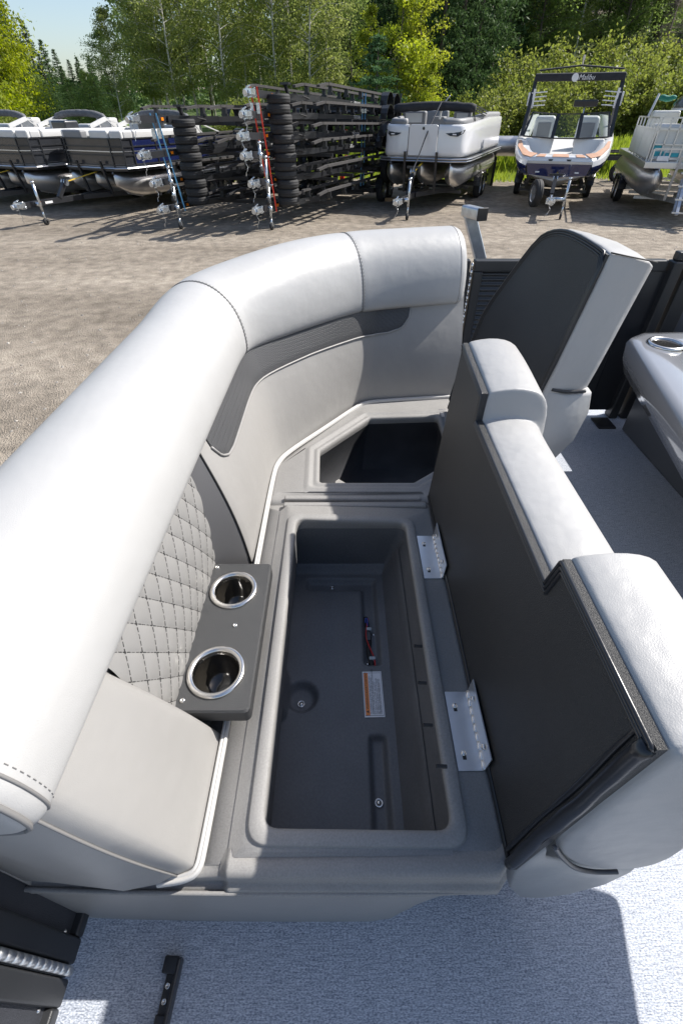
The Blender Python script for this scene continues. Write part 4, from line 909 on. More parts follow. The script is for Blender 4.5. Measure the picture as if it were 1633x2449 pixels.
def dark_pontoon(pos, th, dh, label, acc):
    e = empty('pontoon_boat', (pos.x, pos.y, GZ), Rz(th)); tag(e, label, 'pontoon boat', 'dark pontoon boats on trailers'); W, L = 2.5, 6.8
    MB().prism([(x, y, dh - .10) for x, y in deck_poly(W, L)], (0, 0, .10)).build('deck_edge', M['frame_black'], e, bev=.015)
    pl = deck_poly(W, L, g=.012); MB().tube([(x, y, dh - .03) for x, y in pl[6:] + pl[:5]], .022, 6).build('rub_rail', M['alu_rail'], e)
    for x in (-.82, 0, .82): tube_pontoon(e, x, dh - .10 - .31, -.05 + (.1 if x == 0 else 0), L, .31)
    pl = deck_poly(W - .12, L - .06); segs = [(6, 7), (7, 0), (0, 1), (1, 2), (2, 3), (3, 4)]
    H = .60
    for i, j in segs:
        a, b = Vector(pl[i]), Vector(pl[j]); n = max(1, int((b - a).length / .85))
        for k in range(n):
            p, q = a.lerp(b, k / n), a.lerp(b, (k + 1) / n); side = (i, j) == (3, 4)
            wall_panel('fence_panel', (p.x, p.y + .06), (q.x, q.y + .06), dh + .06, dh + H, .02, acc if side else M['charcoal_panel'], e)
            pb = MB()
            for hh in (dh + .04, dh + H * .42, dh + H * .72, dh + H): pb.bar((p.x, p.y + .05, hh), (q.x, q.y + .05, hh), .035, .03)
            pb.bar((p.x, p.y + .05, dh), (p.x, p.y + .05, dh + H), .04, .035); pb.build('fence_rails', M['frame_black'], e)
            MB().bar((p.x, p.y + .042, dh + H * .55), (q.x, q.y + .042, dh + H * .55), .01, .02).build('trim_line', M['alu_rail'], e)
    # upholstery over the fence
    for i, j, f0, f1, gm in ((6, 7, 0, 1, 0), (7, 0, 0, 1, 0), (0, 1, .0, .42, 1), (0, 1, .60, 1, 0), (1, 2, 0, 1, 0), (2, 3, 0, 1, 0), (3, 4, 0, .30, 0), (3, 4, .32, .44, 1), (6, 5, 0, .5, 0)):
        a, b = Vector(pl[i]), Vector(pl[j]); p, q = a.lerp(b, f0), a.lerp(b, f1); c_ = Vector((0, 2.0)); 
        ins = Vector((-.10 if p.x > .9 else .10 if p.x < -.9 else 0, .12 if p.y < .5 else 0))
        MB().bar((p.x + ins.x, p.y + ins.y + .05, dh + H + .075), (q.x + ins.x, q.y + (.12 if q.y < .5 else 0) + .05, dh + H + .075), .24, .20).build('seat_back', M['boat_vinyl_grey'] if gm else M['boat_vinyl'], e, bev=.05, seg=3)
    for x, y, w, d, h in ((-.6, 2.6, .6, .35, .95), (.65, 3.4, .6, .35, 1.0), (.62, 2.6, .5, .5, .86)):
        MB().box(x - w / 2, x + w / 2, y, y + d, dh, dh + h).build('seat', M['boat_vinyl'], e, bev=.06, seg=3)
    MB().box(.35, .95, 1.7, 2.2, dh, dh + .95).build('helm_console', M['charcoal_panel'], e, bev=.05)
    # folded canvas top
    ar = []
    for k in range(25):
        u = k / 24; ar.append((-1.12 + 2.24 * u, 3.1, dh + .98 + .13 * (1 - abs(2 * u - 1) ** 3.0) + .004 * math.sin(k * 1.7)))
    cv = MB().tube(ar, [.05] + [.088 + .004 * math.sin(k * 2.3) for k in range(23)] + [.05], 10).build('folded_canvas_top', M['canvas'], e, True)
    for s in (-1, 1): MB().bar((s * 1.12, 3.1, dh + .98), (s * 1.16, 4.6, dh + H), .03, .03).bar((s * 1.12, 3.1, dh + .98), (s * 1.16, 3.6, dh + H), .03, .03).bar((s * 1.12, 3.1, dh + .98), (s * 1.15, 2.4, dh + H + .2), .06, .10).build('canvas_frame', M['boat_vinyl'], cv)
    return e
BB = Vector((-6.95, 15.95, 0)); rowd = Vector((-2.72, .50, 0)); THB = 26
labs = ['dark pontoon boat with navy side panels beside the blue strapped trailer stack', 'dark pontoon boat with white seats between two other dark pontoon boats', 'dark pontoon boat at the end of the row, farthest from the trailer stacks']
labt = ['black trailer under the pontoon boat with navy side panels', 'black trailer under the middle one of the three dark pontoon boats', 'black trailer under the dark pontoon boat at the end of the row']
for i in range(3):
    p = BB + rowd * i; dark_pontoon(p, THB, 1.10, labs[i], (M['navy'], M['charcoal_panel'], M['navy'])[i]); boat_trailer(p, THB, 1.10, labt[i], grp=None)
# ------------------------------------------------------------------ white pontoon boat
WP = Vector((2.22, 16.25, 0)); THW = 22; DH = 1.28
e = empty('white_pontoon_boat', (WP.x, WP.y, GZ), Rz(THW)); tag(e, 'white pontoon boat with black light strips and a rolled black canvas top', 'pontoon boat')
W, L = 2.5, 6.7
MB().prism([(x, y, DH - .11) for x, y in deck_poly(W + .1, L, .45)], (0, 0, .10)).build('deck_edge', M['frame_black'], e, bev=.02)
pl = deck_poly(W + .1, L, .45, .015); MB().tube([(x, y, DH - .03) for x, y in pl[6:] + pl[:5]], .02, 6).tube([(x, y, DH - .085) for x, y in pl[6:] + pl[:5]], .016, 6).build('rub_rail', M['alu_rail'], e)
for x in (-.86, 0, .86): tube_pontoon(e, x, DH - .11 - .31, -.02 + (.15 if x == 0 else 0), L, .31)
# curved outer wall, one panel each side of the gate
def wall_path():
    return chaikin([(.42, .05), (.85, .06), (1.08, .16), (1.18, .50), (1.20, 1.5), (1.20, 4.0), (1.20, 6.5)], 3)
def wallprof(y): 
    hh = .70 + .035 * min(y, 4); return [(-.04, .0), (.02, .03), (.035, .12), (.01, .30), (.012, .55), (.004, hh - .05), (-.03, hh), (-.10, hh), (-.12, hh - .06)]
for s in (1, -1):
    P = wall_path(); V = []; np_ = 9
    for k, p in enumerate(P):
        t = P[min(k + 1, len(P) - 1)] - P[max(k - 1, 0)]; t /= np.linalg.norm(t); n = np.array([t[1], -t[0]])
        for o_, h_ in wallprof(p[1]): q = p + n * o_; V.append((s * q[0], q[1], DH + h_))
    w_o = fix_normals(mesh('side_wall', V, grid_faces(len(P), np_), M['white'], e, True))
    # dark cushion lying along the top
    ins = []
    for k, p in enumerate(P):
        if p[0] > .62 and k % 2 == 0: ins.append((s * (p[0] - .16), p[1] + .10, DH + .74 + .035 * min(p[1], 4)))
    MB().tube(ins, .085, 8).build('seat_back', M['boat_vinyl_grey'], e, True)
    # light strip
    a = [(s * .62, .028, DH + .52), (s * .98, .085, DH + .55), (s * 1.11, .22, DH + .60), (s * 1.07, .17, DH + .52), (s * .95, .06, DH + .455), (s * .74, .028, DH + .47)]
    MB().prism(a, (0, .03, 0)).build('light_strip', M['trim'], e); MB().box(s * .86 - .05, s * .86 + .05, .018, .030, DH + .485, DH + .51).build('running_light', M['label_white'], e)
MB().prism([(x, .045, z) for x, z in ((-.40, DH + .03), (.40, DH + .03), (.40, DH + .66), (.36, DH + .70), (-.36, DH + .70), (-.40, DH + .66))], (0, .05, 0)).build('bow_gate', M['white'], e, bev=.012)
MB().lathe((0, .040, DH + .62), [(.0001, -.004), (.035, -.004), (.035, .004)], 16, 'y').build('emblem', M['trim'], e)
MB().box(-1.2, 1.2, 6.45, 6.52, DH, DH + .8).build('stern_wall', M['white'], e, bev=.02)
for x, y, w, d, h in ((-.70, 1.5, .7, .25, .98), (.72, 1.5, .5, .25, 1.0), (-.5, 3.6, .7, .3, 1.0)): MB().box(x - w / 2, x + w / 2, y, y + d, DH, DH + h).build('seat', M['boat_vinyl_grey'], e, bev=.05, seg=3)
for x, w in ((-.70, .5), (.72, .32)): MB().box(x - w / 2, x + w / 2, 1.485, 1.50, DH + .72, DH + .93).build('seat_inset', M['boat_vinyl'], e)
MB().box(-.12, .25, 1.35, 1.75, DH, DH + .86).build('helm_console', M['boat_vinyl_grey'], e, bev=.04)
MB().bar((.12, 1.3, DH + .80), (.16, 1.3, DH + 1.12), .05, .05).bar((.16, 1.3, DH + 1.1), (.36, 1.25, DH + 1.30), .025, .025).build('throttle_stand', M['boat_vinyl'], e)
rl = [(-1.15 + 2.3 * k / 20, 1.15 - .1 * abs(k / 10 - 1), DH + 1.03 + .055 * math.sin(math.pi * k / 20) + .004 * math.sin(k * 2.1)) for k in range(21)]
cv = MB().tube(rl, [.085] + [.105 + .006 * math.sin(k * 1.9) for k in range(19)] + [.085], 10).build('folded_canvas_top', M['canvas_blk'], e, True)
for s in (-1, 1):
    fm_ = MB()
    for k in range(3): fm_.bar((s * 1.15, 1.2, DH + .98 + .05 * k), (s * 1.17, 2.9 + .15 * k, DH + .86 + .05 * k), .025, .025)
    fm_.bar((s * 1.10, 1.1, DH + 1.0), (s * 1.14, 1.3, DH + .76), .025, .025); fm_.build('canvas_frame', M['frame_black'], cv)
boat_trailer(WP, THW, DH, 'black tandem trailer under the white pontoon boat', tongue=1.9)
pole = MB().tube(chaikin([(.02, -1.0, .98), (.06, -.6, 1.25), (.12, .1, 1.9), (.22, .9, 2.45)], 2), .018, 6).build('bow_pole', M['trim'], e)

# ------------------------------------------------------------------ wake boat with tower
WB = Vector((6.15, 16.3, 0)); THK = 20
e = empty('wake_boat', (WB.x, WB.y, GZ - .06), Rz(THK)); e.rotation_euler.x = math.radians(6); e.scale = (1.10, 1.0, 1.10); tag(e, 'white and navy wake boat with a black tower and tan deck pads', 'motor boat')
M['navy_gel'] = mat('navy_gelcoat', (.008, .016, .085), .1, coat=.8)
M['tan_gel'] = mat('tan_gelcoat', (.58, .53, .48), .18, coat=.6)
M['teak'] = mat('teak_pad', (.50, .29, .19), .7, var=.08, vscale=10)
BW = 1.30
st_y = [0, .25, .6, 1.2, 2.2, 3.5, 5.2, 6.6]
hw = [.80, .98, 1.10, 1.20, 1.28, 1.30, 1.30, 1.26]
gun = [1.20, 1.22, 1.25, 1.30, 1.38, 1.42, 1.42, 1.38]     # top edge height
chn = [.84, .82, .79, .76, .72, .70, .70, .70]
chw = [.70, .84, .94, 1.02, 1.08, 1.10, 1.10, 1.10]
keel = [.72, .56, .47, .43, .42, .42, .42, .42]
def hull_strip(name, A, B, m, cols=5, bul=0.0):
    V = []
    for i in range(len(st_y)):
        for s in (-1, 1):
            pass
    obs = []
    for s in (-1, 1):
        V = []
        for i in range(len(st_y)):
            for k in range(cols):
                w = k / (cols - 1); a, b = A(i), B(i); V.append((s * (a[0] * (1 - w) + b[0] * w + bul * math.sin(math.pi * w)), st_y[i] + (a[2] * (1 - w) + b[2] * w), a[1] * (1 - w) + b[1] * w))
        obs.append((V, grid_faces(len(st_y), cols)))
    b = MB(); [b.add(*q) for q in obs]; o = b.build(name, m, e, True); fix_normals(o); return o
dpt = lambda i: 0
hull_strip('upper_hull', lambda i: (hw[i] - .02, gun[i] - .06, 0), lambda i: (hw[i], gun[i] - .16, 0), M['white'])
hull_strip('navy_band', lambda i: (hw[i], gun[i] - .16, 0), lambda i: (chw[i] + .02, chn[i] + .02, 0), M['navy_gel'], 6, .03)
hull_strip('hull_bottom', lambda i: (chw[i] + .02, chn[i] + .02, 0), lambda i: (0, keel[i], 0), M['tan_gel'], 6, .0)
# flat bow face
MB().prism([(-.80, .0, 1.09), (.80, .0, 1.09), (.78, -.03, 1.15), (-.78, -.03, 1.15)], (0, .06, 0)).build('bow_lip', M['white'], e)
MB().prism([(-.79, .005, 1.09), (-.71, .005, .86), (0, .005, .80), (.71, .005, .86), (.79, .005, 1.09)], (0, .03, 0)).build('bow_face', M['navy_gel'], e)
MB().prism([(-.71, .008, .86), (-.35, .03, .77), (0, .008, .71), (.35, .03, .77), (.71, .008, .86), (0, .008, .80)], (0, .03, 0)).build('bow_keel_face', M['tan_gel'], e)
# deck rim
V = []
for i in range(len(st_y)): V += [(-(hw[i] - .02), st_y[i], gun[i] - .06), (-(hw[i] - .05), st_y[i] + .01, gun[i]), (-(hw[i] - .30), st_y[i] + .25, gun[i] + .01), (-(hw[i] - .32), st_y[i] + .27, gun[i] - .25)]
o = MB(); o.add(V, grid_faces(len(st_y), 4)); o.add([(-x, y, z) for x, y, z in V], [q[::-1] for q in grid_faces(len(st_y), 4)])
o.add([(-.80, 0, 1.14), (.80, 0, 1.14), (.75, .01, 1.20), (-.75, .01, 1.20), (.50, .40, 1.24), (-.50, .40, 1.24), (.48, .42, 1.0), (-.48, .42, 1.0)], [(0, 1, 2, 3), (3, 2, 4, 5), (5, 4, 6, 7)])
fix_normals(o.build('deck_rim', M['white'], e, True))
for s in (-1, 1):
    MB().prism([(s * x, y, z) for x, y, z in ((.72, .04, 1.209), (.94, .22, 1.232), (1.14, 1.0, 1.296), (1.17, 1.6, 1.345), (1.10, 1.6, 1.345), (1.00, .95, 1.300), (.80, .42, 1.258), (.58, .36, 1.240))], (0, 0, .012)).build('deck_pad', M['teak'], e)
    MB().prism([(s * x, y, z) for x, y, z in ((.60, .10, 1.211), (.53, .30, 1.234), (.36, .30, 1.234), (.38, .10, 1.211))], (0, 0, .012)).build('deck_pad', M['teak'], e)
    MB().box(s * .48 - .05, s * .48 + .05, -.01, .02, .90, .93).build('docking_light', M['label_white'], e)
    MB().box(s * .5 - .35, s * .5 + .35, .45, 1.5, .75, 1.05).build('bow_seat', M['boat_vinyl'], e, bev=.06, seg=3); MB().prism([(s * .30, 1.42, .9), (s * 1.02, 1.42, .9), (s * 1.02, 1.75, 1.38), (s * .26, 1.75, 1.38)], (0, .10, 0)).build('lounge_back', M['boat_vinyl'], e, bev=.04, seg=3)
MB().prism([(-.20, .10, 1.211), (.20, .10, 1.211), (.18, .32, 1.236), (-.18, .32, 1.236)], (0, 0, .012)).build('deck_pad', M['teak'], e)
for x in (-.22, .22): MB().prism([(x - .06, .0, 1.185), (x + .06, .0, 1.185), (x + .03, -.012, 1.14), (x - .03, -.012, 1.14)], (0, .03, 0)).build('bow_hook', M['trim'], e)
MB().box(-.9, .9, 1.9, 5.0, .75, 1.0).build('cockpit_floor', M['boat_vinyl'], e); 
for x, y in ((-.62, 3.0), (.55, 3.0)): MB().box(x - .28, x + .28, y, y + .25, 1.0, 1.72).build('driver_seat', M['boat_vinyl'], e, bev=.10, seg=4); MB().box(x - .18, x + .18, y - .02, y, 1.2, 1.58).build('seat_inset', M['boat_vinyl_grey'], e)
def glass():
    m = bpy.data.materials.new('tinted_glass'); m.use_nodes = True; N = m.node_tree.nodes; K = m.node_tree.links; N.remove(N['Principled BSDF'])
    t = N.new('ShaderNodeBsdfTransparent'); t.inputs[0].default_value = (.86, .92, .91, 1); g = N.new('ShaderNodeBsdfGlossy'); g.inputs['Roughness'].default_value = .03; fr_ = N.new('ShaderNodeFresnel'); fr_.inputs[0].default_value = 1.6
    mx = N.new('ShaderNodeMixShader'); K.new(fr_.outputs[0], mx.inputs[0]); K.new(t.outputs[0], mx.inputs[1]); K.new(g.outputs[0], mx.inputs[2]); K.new(mx.outputs[0], N['Material Output'].inputs[0]); return m
M['glass'] = glass()
wz0, wz1 = 1.40, 1.86
panes = [((-1.10, 1.95), (-.34, 1.62), (-.98, 2.45), (-.32, 2.08)), ((-.30, 1.61), (.30, 1.61), (-.28, 2.07), (.28, 2.07)), ((.34, 1.62), (1.10, 1.95), (.32, 2.08), (.98, 2.45))]
for a, b, c_, d_ in panes:
    mesh('windscreen_pane', [(a[0], a[1], wz0), (b[0], b[1], wz0), (d_[0], d_[1], wz1), (c_[0], c_[1], wz1)], [(0, 1, 2), (0, 2, 3)], M['glass'], e)
    f_ = MB().bar((a[0], a[1], wz0), (c_[0], c_[1], wz1), .05, .03).bar((b[0], b[1], wz0), (d_[0], d_[1], wz1), .05, .03).bar((c_[0], c_[1], wz1), (d_[0], d_[1], wz1), .025, .025).bar((a[0], a[1], wz0), (b[0], b[1], wz0), .03, .03); f_.build('windscreen_frame', M['trim'], e)
for s in (-1, 1):
    MB().bar((s * 1.16, 2.2, 1.36), (s * 1.08, 2.7, 2.55), .09, .06).bar((s * 1.17, 3.9, 1.40), (s * 1.08, 2.7, 2.5), .07, .06).build('tower_leg', M['frame_black'], e)
MB().box(-1.12, 1.12, 2.45, 2.62, 2.48, 2.64).build('tower_canvas', M['canvas_blk'], e, bev=.04, seg=3)
MB().bar((-1.05, 2.9, 2.68), (0, 2.9, 2.76), .20, .03).bar((0, 2.9, 2.76), (1.05, 2.9, 2.68), .20, .03).build('tower_top', M['canvas_blk'], e)
MB().tube([(0, 2.9, 2.76), (0, 2.9, 2.90)], .02, 6).tube([(0, 2.9, 2.86), (0, 2.9, 2.96)], .032, 8).build('tow_light', M['alu_rail'], e)
text('Malibu', .15, M['decal'], e, (-.02, 2.444, 2.555), (math.pi / 2, 0, 0), shear=.3)
MB().lathe((-.10, 2.448, 2.555), [(.0001, -.003), (.085, -.003), (.085, .002)], 18, 'y').build('emblem', M['decal'], e)
for s in (-1, 1):
    rk = MB()
    for k in range(4): rk.bar((s * 1.12, 2.55, 1.98 + .09 * k), (s * .72, 2.35, 2.02 + .09 * k), .035, .022)
    rk.bar((s * 1.05, 2.5, 1.94), (s * 1.05, 2.5, 2.34), .06, .04).bar((s * 1.18, 2.6, 1.98), (s * 1.18, 2.6, 2.26), .05, .12); rk.build('board_rack', M['white'], e, bev=.008)
MB().box(.02, .62, 2.3, 2.4, 1.98, 2.12).build('mirror', M['trim'], e, bev=.03, seg=3); MB().bar((.32, 2.4, 2.0), (.32, 2.3, 1.85), .03, .03).build('mirror_arm', M['alu_rail'], e)
t_ = boat_trailer(WB, THK, 1.10, 'black tandem trailer with a spare wheel under the navy wake boat', L=6.4, tongue=1.75, jx=.36, spare=True, winch_lean=.3)
for s in (-1, 1): MB().bar((s * 1.26, 5.2, .5), (s * 1.42, 5.2, 2.0), .05, .05).build('guide_post', M['frame_black'], t_)

# ------------------------------------------------------------------ older pontoon boat at the right edge
OP = Vector((9.0, 14.5, 0)); THO = 19; DO = 1.27
e = empty('old_pontoon_boat', (OP.x, OP.y, GZ), Rz(THO)); tag(e, 'older white pontoon boat with teal decals and silver railings', 'pontoon boat')
M['teal'] = mat('teal_decal', (.02, .30, .36), .5, var=.3, vscale=8); M['cream'] = mat('aged_panel', (.62, .63, .60), .35, var=.08, vscale=3); M['tarp'] = mat('green_tarp', (.01, .16, .11), .7, bump=1, bscale=20)
MB().box(-1.22, 1.22, 0, 6.3, DO - .14, DO).build('deck_edge', M['alu_rail'], e, bev=.01)
for x in (-.88, .88): 
    tube_pontoon(e, x, DO - .14 - .32, -.25, 6.4, .33, M['alu'], 1.1)
for (x0, y0, x1, y1) in ((-1.12, .30, -.45, .30), (.45, .30, 1.12, .30), (-1.17, .35, -1.17, 2.2), (-1.17, 2.25, -1.17, 4.2), (1.17, .35, 1.17, 4.2)):
    wall_panel('fence_panel', (x0, y0), (x1, y1), DO + .06, DO + .62, .02, M['cream'], e)
    r_ = MB()
    for hh in (.05, .34, .64, .86): r_.bar((x0, y0 - .02, DO + hh), (x1, y1 - .02, DO + hh), .032, .032)
    for k in range(4): w = k / 3; r_.bar((x0 + (x1 - x0) * w, y0 + (y1 - y0) * w - .02, DO), (x0 + (x1 - x0) * w, y0 + (y1 - y0) * w - .02, DO + .86), .032, .032)
    r_.build('railing', M['alu_rail'], e)
    if y0 == y1: MB().box(x0 + .05, x0 + .30, y0 - .012, y0 - .004, DO + .10, DO + .20).box(x0 + .34, x1 - .02, y0 - .012, y0 - .004, DO + .09, DO + .17).box(x0 + .02, x0 + .2, y0 - .012, y0 - .004, DO + .24, DO + .32).build('teal_decal', M['teal'], e)
MB().bar((-1.1, .02, DO + .26), (1.1, .02, DO + .26), .03, .03).bar((-1.1, .02, DO), (-1.1, .02, DO + .26), .03, .03).bar((-.3, .02, DO), (-.3, .02, DO + .26), .03, .03).build('bow_rail', M['alu_rail'], e)
MB().box(-.98, -.72, .0, .05, DO + .02, DO + .12).build('docking_light', M['label_white'], e, bev=.01)
MB().box(-.45, .45, .36, .40, DO + .06, DO + .62).build('bow_gate', M['cream'], e)
MB().bar((-.45, .2, DO + .76), (.6, .2, DO + .76), .22, .2).build('fender_roll', M['boat_vinyl_grey'], e, bev=.08, seg=3)
for x, y, w, d, h, m in ((-.7, .8, .7, 1.4, .72, 'boat_vinyl'), (-.7, 2.6, .7, .4, 1.0, 'cream'), (.6, 1.0, .8, 1.6, .75, 'boat_vinyl')): MB().box(x - w / 2, x + w / 2, y, y + d, DO, DO + h).build('seat', M[m], e, bev=.06, seg=3)
V = []
for i, u in enumerate(np.linspace(0, math.pi, 13)):
    for y, s in ((.9, .55), (1.0, .9), (1.7, 1.0), (2.2, .95)): V.append((.05 - .80 * math.cos(u) * s, y, DO + 1.0 + .42 * math.sin(u) * s))
fix_normals(mesh('helm_cowl', V, grid_faces(13, 4), M['white'], e, True))
V2 = [(x, y - .10, z + .05 + .10 * (y < .95)) for x, y, z in V]; fix_normals(mesh('smoked_windscreen', [(x * 1.02, y, z) for x, y, z in V2], grid_faces(13, 4)[::1], mat('smoked_acrylic', (.10, .10, .085), .15, spec=.6), e, True))
ar = [(-1.0 + .45 * k / 8, 2.9, DO + 1.26 + .015 * math.sin(k * 1.1)) for k in range(9)]; MB().tube(ar, [.03, .06, .07, .065, .07, .06, .065, .05, .03], 8).build('green_cover', M['tarp'], e, True)
MB().bar((-1.15, 2.6, DO + .86), (-1.02, 2.9, DO + 1.35), .05, .05).build('canvas_frame', M['boat_vinyl'], e)
tr = boat_trailer(OP, THO, DO, 'galvanised trailer with bow ladder under the older teal pontoon boat', galv=True, tongue=1.2)
ld = MB()
for x in (-.30, .30): ld.bar((x, -1.15, .30), (x, -.35, 1.25), .07, .06).bar((x, -.75, .3), (x, -.30, .95), .05, .05)
for k in range(4): ld.bar((-.42, -1.1 + .2 * k, .34 + .25 * k), (.42, -1.1 + .2 * k, .34 + .25 * k), .12, .03)
ld.build('bow_ladder', M['galv'], tr)

# ------------------------------------------------------------------ things farther back
p = G(1190, 430); d = Vector((math.cos(math.radians(12)), -math.sin(math.radians(12)), 0)); c0 = Vector(PT(1185, 348, 17.8))
tb = MB().tube([c0 - d * 2.2, c0 - d * 2.15, c0 + d * 2.15, c0 + d * 2.2], [.29, .31, .31, .29], 24).build('loose_pontoon_tube', M['alu'], None, True); tag(tb, 'large loose aluminium pontoon tube lying behind the white pontoon boat', 'tube')
o = empty('tube_rack', (c0.x, c0.y, ground_z(c0.x, c0.y)))
for s in (-1.6, 0, 1.6): MB().box(-.05 + d.x * s, .05 + d.x * s, d.y * s - .35, d.y * s + .35, 0, c0.z - .311 - o.location.z).build('cradle', M['frame_black'], o)
tag(o, 'black rack carrying the loose aluminium pontoon tube', 'rack')
r0 = Vector(PT(1440, 378, 18.0)); r1 = Vector(PT(1560, 372, 18.0)); et = empty('parked_trailer', ((r0.x + r1.x) / 2, r0.y, ground_z(r0.x, r0.y))); tag(et, 'black empty trailer parked crosswise on the grass behind the wake boat', 'trailer')
bx = et.location
for dy, dz in ((0, 0), (.9, .02)): 
    MB().bar((-2.6, dy, r0.z - bx.z + dz), (2.6, dy, r0.z - bx.z + dz), .06, .12).build('frame_rail', M['frame_black'], et); MB().bar((-2.4, dy, r0.z - bx.z + .20), (2.2, dy, r0.z - bx.z + .20), .12, .05).build('bunk', M['bunk'], et)
for x in (-2.2, -1.1, 0, 1.1, 2.2): MB().bar((x, 0, r0.z - bx.z - .08), (x, .9, r0.z - bx.z - .06), .06, .06).build('cross_member', M['frame_black'], et)
for y in (-.15, 1.05):
    t = wheel(et, .3, y, .33); t.rotation_euler = (0, 0, math.pi / 2)
# ================================================================== vegetation
def leaf_mat(name, col, col2, trans=.35, spec=.25):
    m = bpy.data.materials.new(name); m.use_nodes = True; N = m.node_tree.nodes; K = m.node_tree.links; b = N['Principled BSDF']
    g = N.new('ShaderNodeNewGeometry'); oi = N.new('ShaderNodeObjectInfo'); ad = N.new('ShaderNodeMath'); ad.operation = 'MULTIPLY_ADD'; ad.inputs[1].default_value = .55
    K.new(g.outputs['Random Per Island'], ad.inputs[0]); ml = N.new('ShaderNodeMath'); ml.operation = 'MULTIPLY'; ml.inputs[1].default_value = .45; K.new(oi.outputs['Random'], ml.inputs[0]); K.new(ml.outputs[0], ad.inputs[2])
    mx = N.new('ShaderNodeMix'); mx.data_type = 'RGBA'; mx.inputs[6].default_value = (*col, 1); mx.inputs[7].default_value = (*col2, 1); K.new(ad.outputs[0], mx.inputs[0])
    K.new(mx.outputs[2], b.inputs['Base Color']); b.inputs['Roughness'].default_value = .5; b.inputs['Specular IOR Level'].default_value = spec
    tr = N.new('ShaderNodeBsdfTranslucent'); hs = N.new('ShaderNodeHueSaturation'); hs.inputs['Value'].default_value = 1.5; hs.inputs['Saturation'].default_value = 1.1; K.new(mx.outputs[2], hs.inputs['Color']); K.new(hs.outputs[0], tr.inputs[0])
    ms = N.new('ShaderNodeMixShader'); ms.inputs[0].default_value = trans; K.new(b.outputs[0], ms.inputs[1]); K.new(tr.outputs[0], ms.inputs[2]); K.new(ms.outputs[0], N['Material Output'].inputs[0])
    return m
M['birch_leaf'] = leaf_mat('birch_leaf', (.16, .20, .055), (.30, .33, .12), .6)
M['bright_leaf'] = leaf_mat('bright_leaf', (.20, .26, .02), (.36, .38, .05), .5)
M['yellow_leaf'] = leaf_mat('yellow_leaf', (.22, .28, .03), (.38, .40, .07), .5)
M['green_leaf'] = leaf_mat('green_leaf', (.13, .19, .05), (.26, .33, .11), .6)
M['dark_needle'] = leaf_mat('dark_needle', (.050, .088, .036), (.095, .150, .055), .25, .05)
M['blue_needle'] = leaf_mat('pine_needle', (.06, .12, .055), (.11, .19, .085), .25, .08)
M['shrub_leaf'] = leaf_mat('shrub_leaf', (.12, .16, .03), (.23, .25, .07), .5)
M['dead_twig'] = mat('dead_twig', (.20, .16, .13), .9, var=.2, vscale=3)
M['bark_white'] = mat('birch_bark', (.52, .50, .46), .85, var=.45, vscale=6)
M['bark'] = mat('bark', (.10, .08, .065), .95, var=.3, vscale=8, bump=1, bscale=20)
def leaf_quads(C, size, rng, droop=0.0, aspect=.55, out=None):
    n = len(C); d = rng.normal(size=(n, 3)); d[:, 2] -= droop; d /= np.linalg.norm(d, axis=1)[:, None]
    u = rng.normal(size=(n, 3)); r = np.cross(d, u); r /= np.linalg.norm(r, axis=1)[:, None] + 1e-9
    s = size * rng.uniform(.6, 1.35, n)[:, None]
    P = np.stack([C, C + d * s * .5 + r * s * aspect * .5, C + d * s, C + d * s * .5 - r * s * aspect * .5], 1).reshape(-1, 3)
    return P
def quads_mesh(name, P, m):
    n = len(P) // 4; me = bpy.data.meshes.new(name); me.vertices.add(len(P)); me.vertices.foreach_set('co', P.astype(np.float32).ravel())
    me.loops.add(n * 4); me.loops.foreach_set('vertex_index', np.arange(n * 4, dtype=np.int32)); me.polygons.add(n); me.polygons.foreach_set('loop_start', np.arange(0, n * 4, 4, dtype=np.int32))
    me.update(calc_edges=True); me.materials.append(m); return me
def broadleaf(seed, h, w, nb, nl, size, lm, bark, base=.25, lean=.0, droop=.3, trunks=1, twig=.55):
    rng = np.random.default_rng(seed); tb = MB(); C = []
    for t in range(trunks):
        ox, oy = (0, 0) if trunks == 1 else rng.uniform(-.6, .6, 2); lx, ly = rng.normal(0, lean, 2)
        pts = [(ox + lx * h * u + .12 * math.sin(u * 5 + t), oy + ly * h * u, h * .96 * u) for u in np.linspace(0, 1, 8)]
        r0 = .0065 * h + .015; tb.tube(pts, [r0 * (1 - .9 * u) for u in np.linspace(0, 1, 8)], 7)
        for k in range(nb // trunks):
            u = rng.uniform(base, .98); p = np.array([np.interp(u, np.linspace(0, 1, 8), [q[i] for q in pts]) for i in range(3)])
            a = rng.uniform(0, 2 * math.pi); sp = w * (math.sin(math.pi * min(1, (u - base) / (1 - base) * .80 + .20)) ** .7) * rng.uniform(.5, 1.05)
            up = rng.uniform(.05, .5); q = p + np.array([math.cos(a) * sp, math.sin(a) * sp, sp * up])
            mid = (p + q) / 2 + np.array([0, 0, sp * .12]); tb.tube([tuple(p), tuple(mid), tuple(q)], [r0 * .25, r0 * .15, r0 * .04], 4, False)
            m = nl // nb; uu = rng.uniform(.25, 1.08, m)[:, None]
            L = np.where(uu < .5, p + (mid - p) * uu * 2, mid + (q - mid) * (uu - .5) * 2) + rng.normal(0, twig * .5, (m, 3)) * np.array([1, 1, .8]) * (.35 + sp * .30)
            C.append(L)
    C = np.vstack(C); return tb, quads_mesh('crown', leaf_quads(C, size, rng, droop), lm)
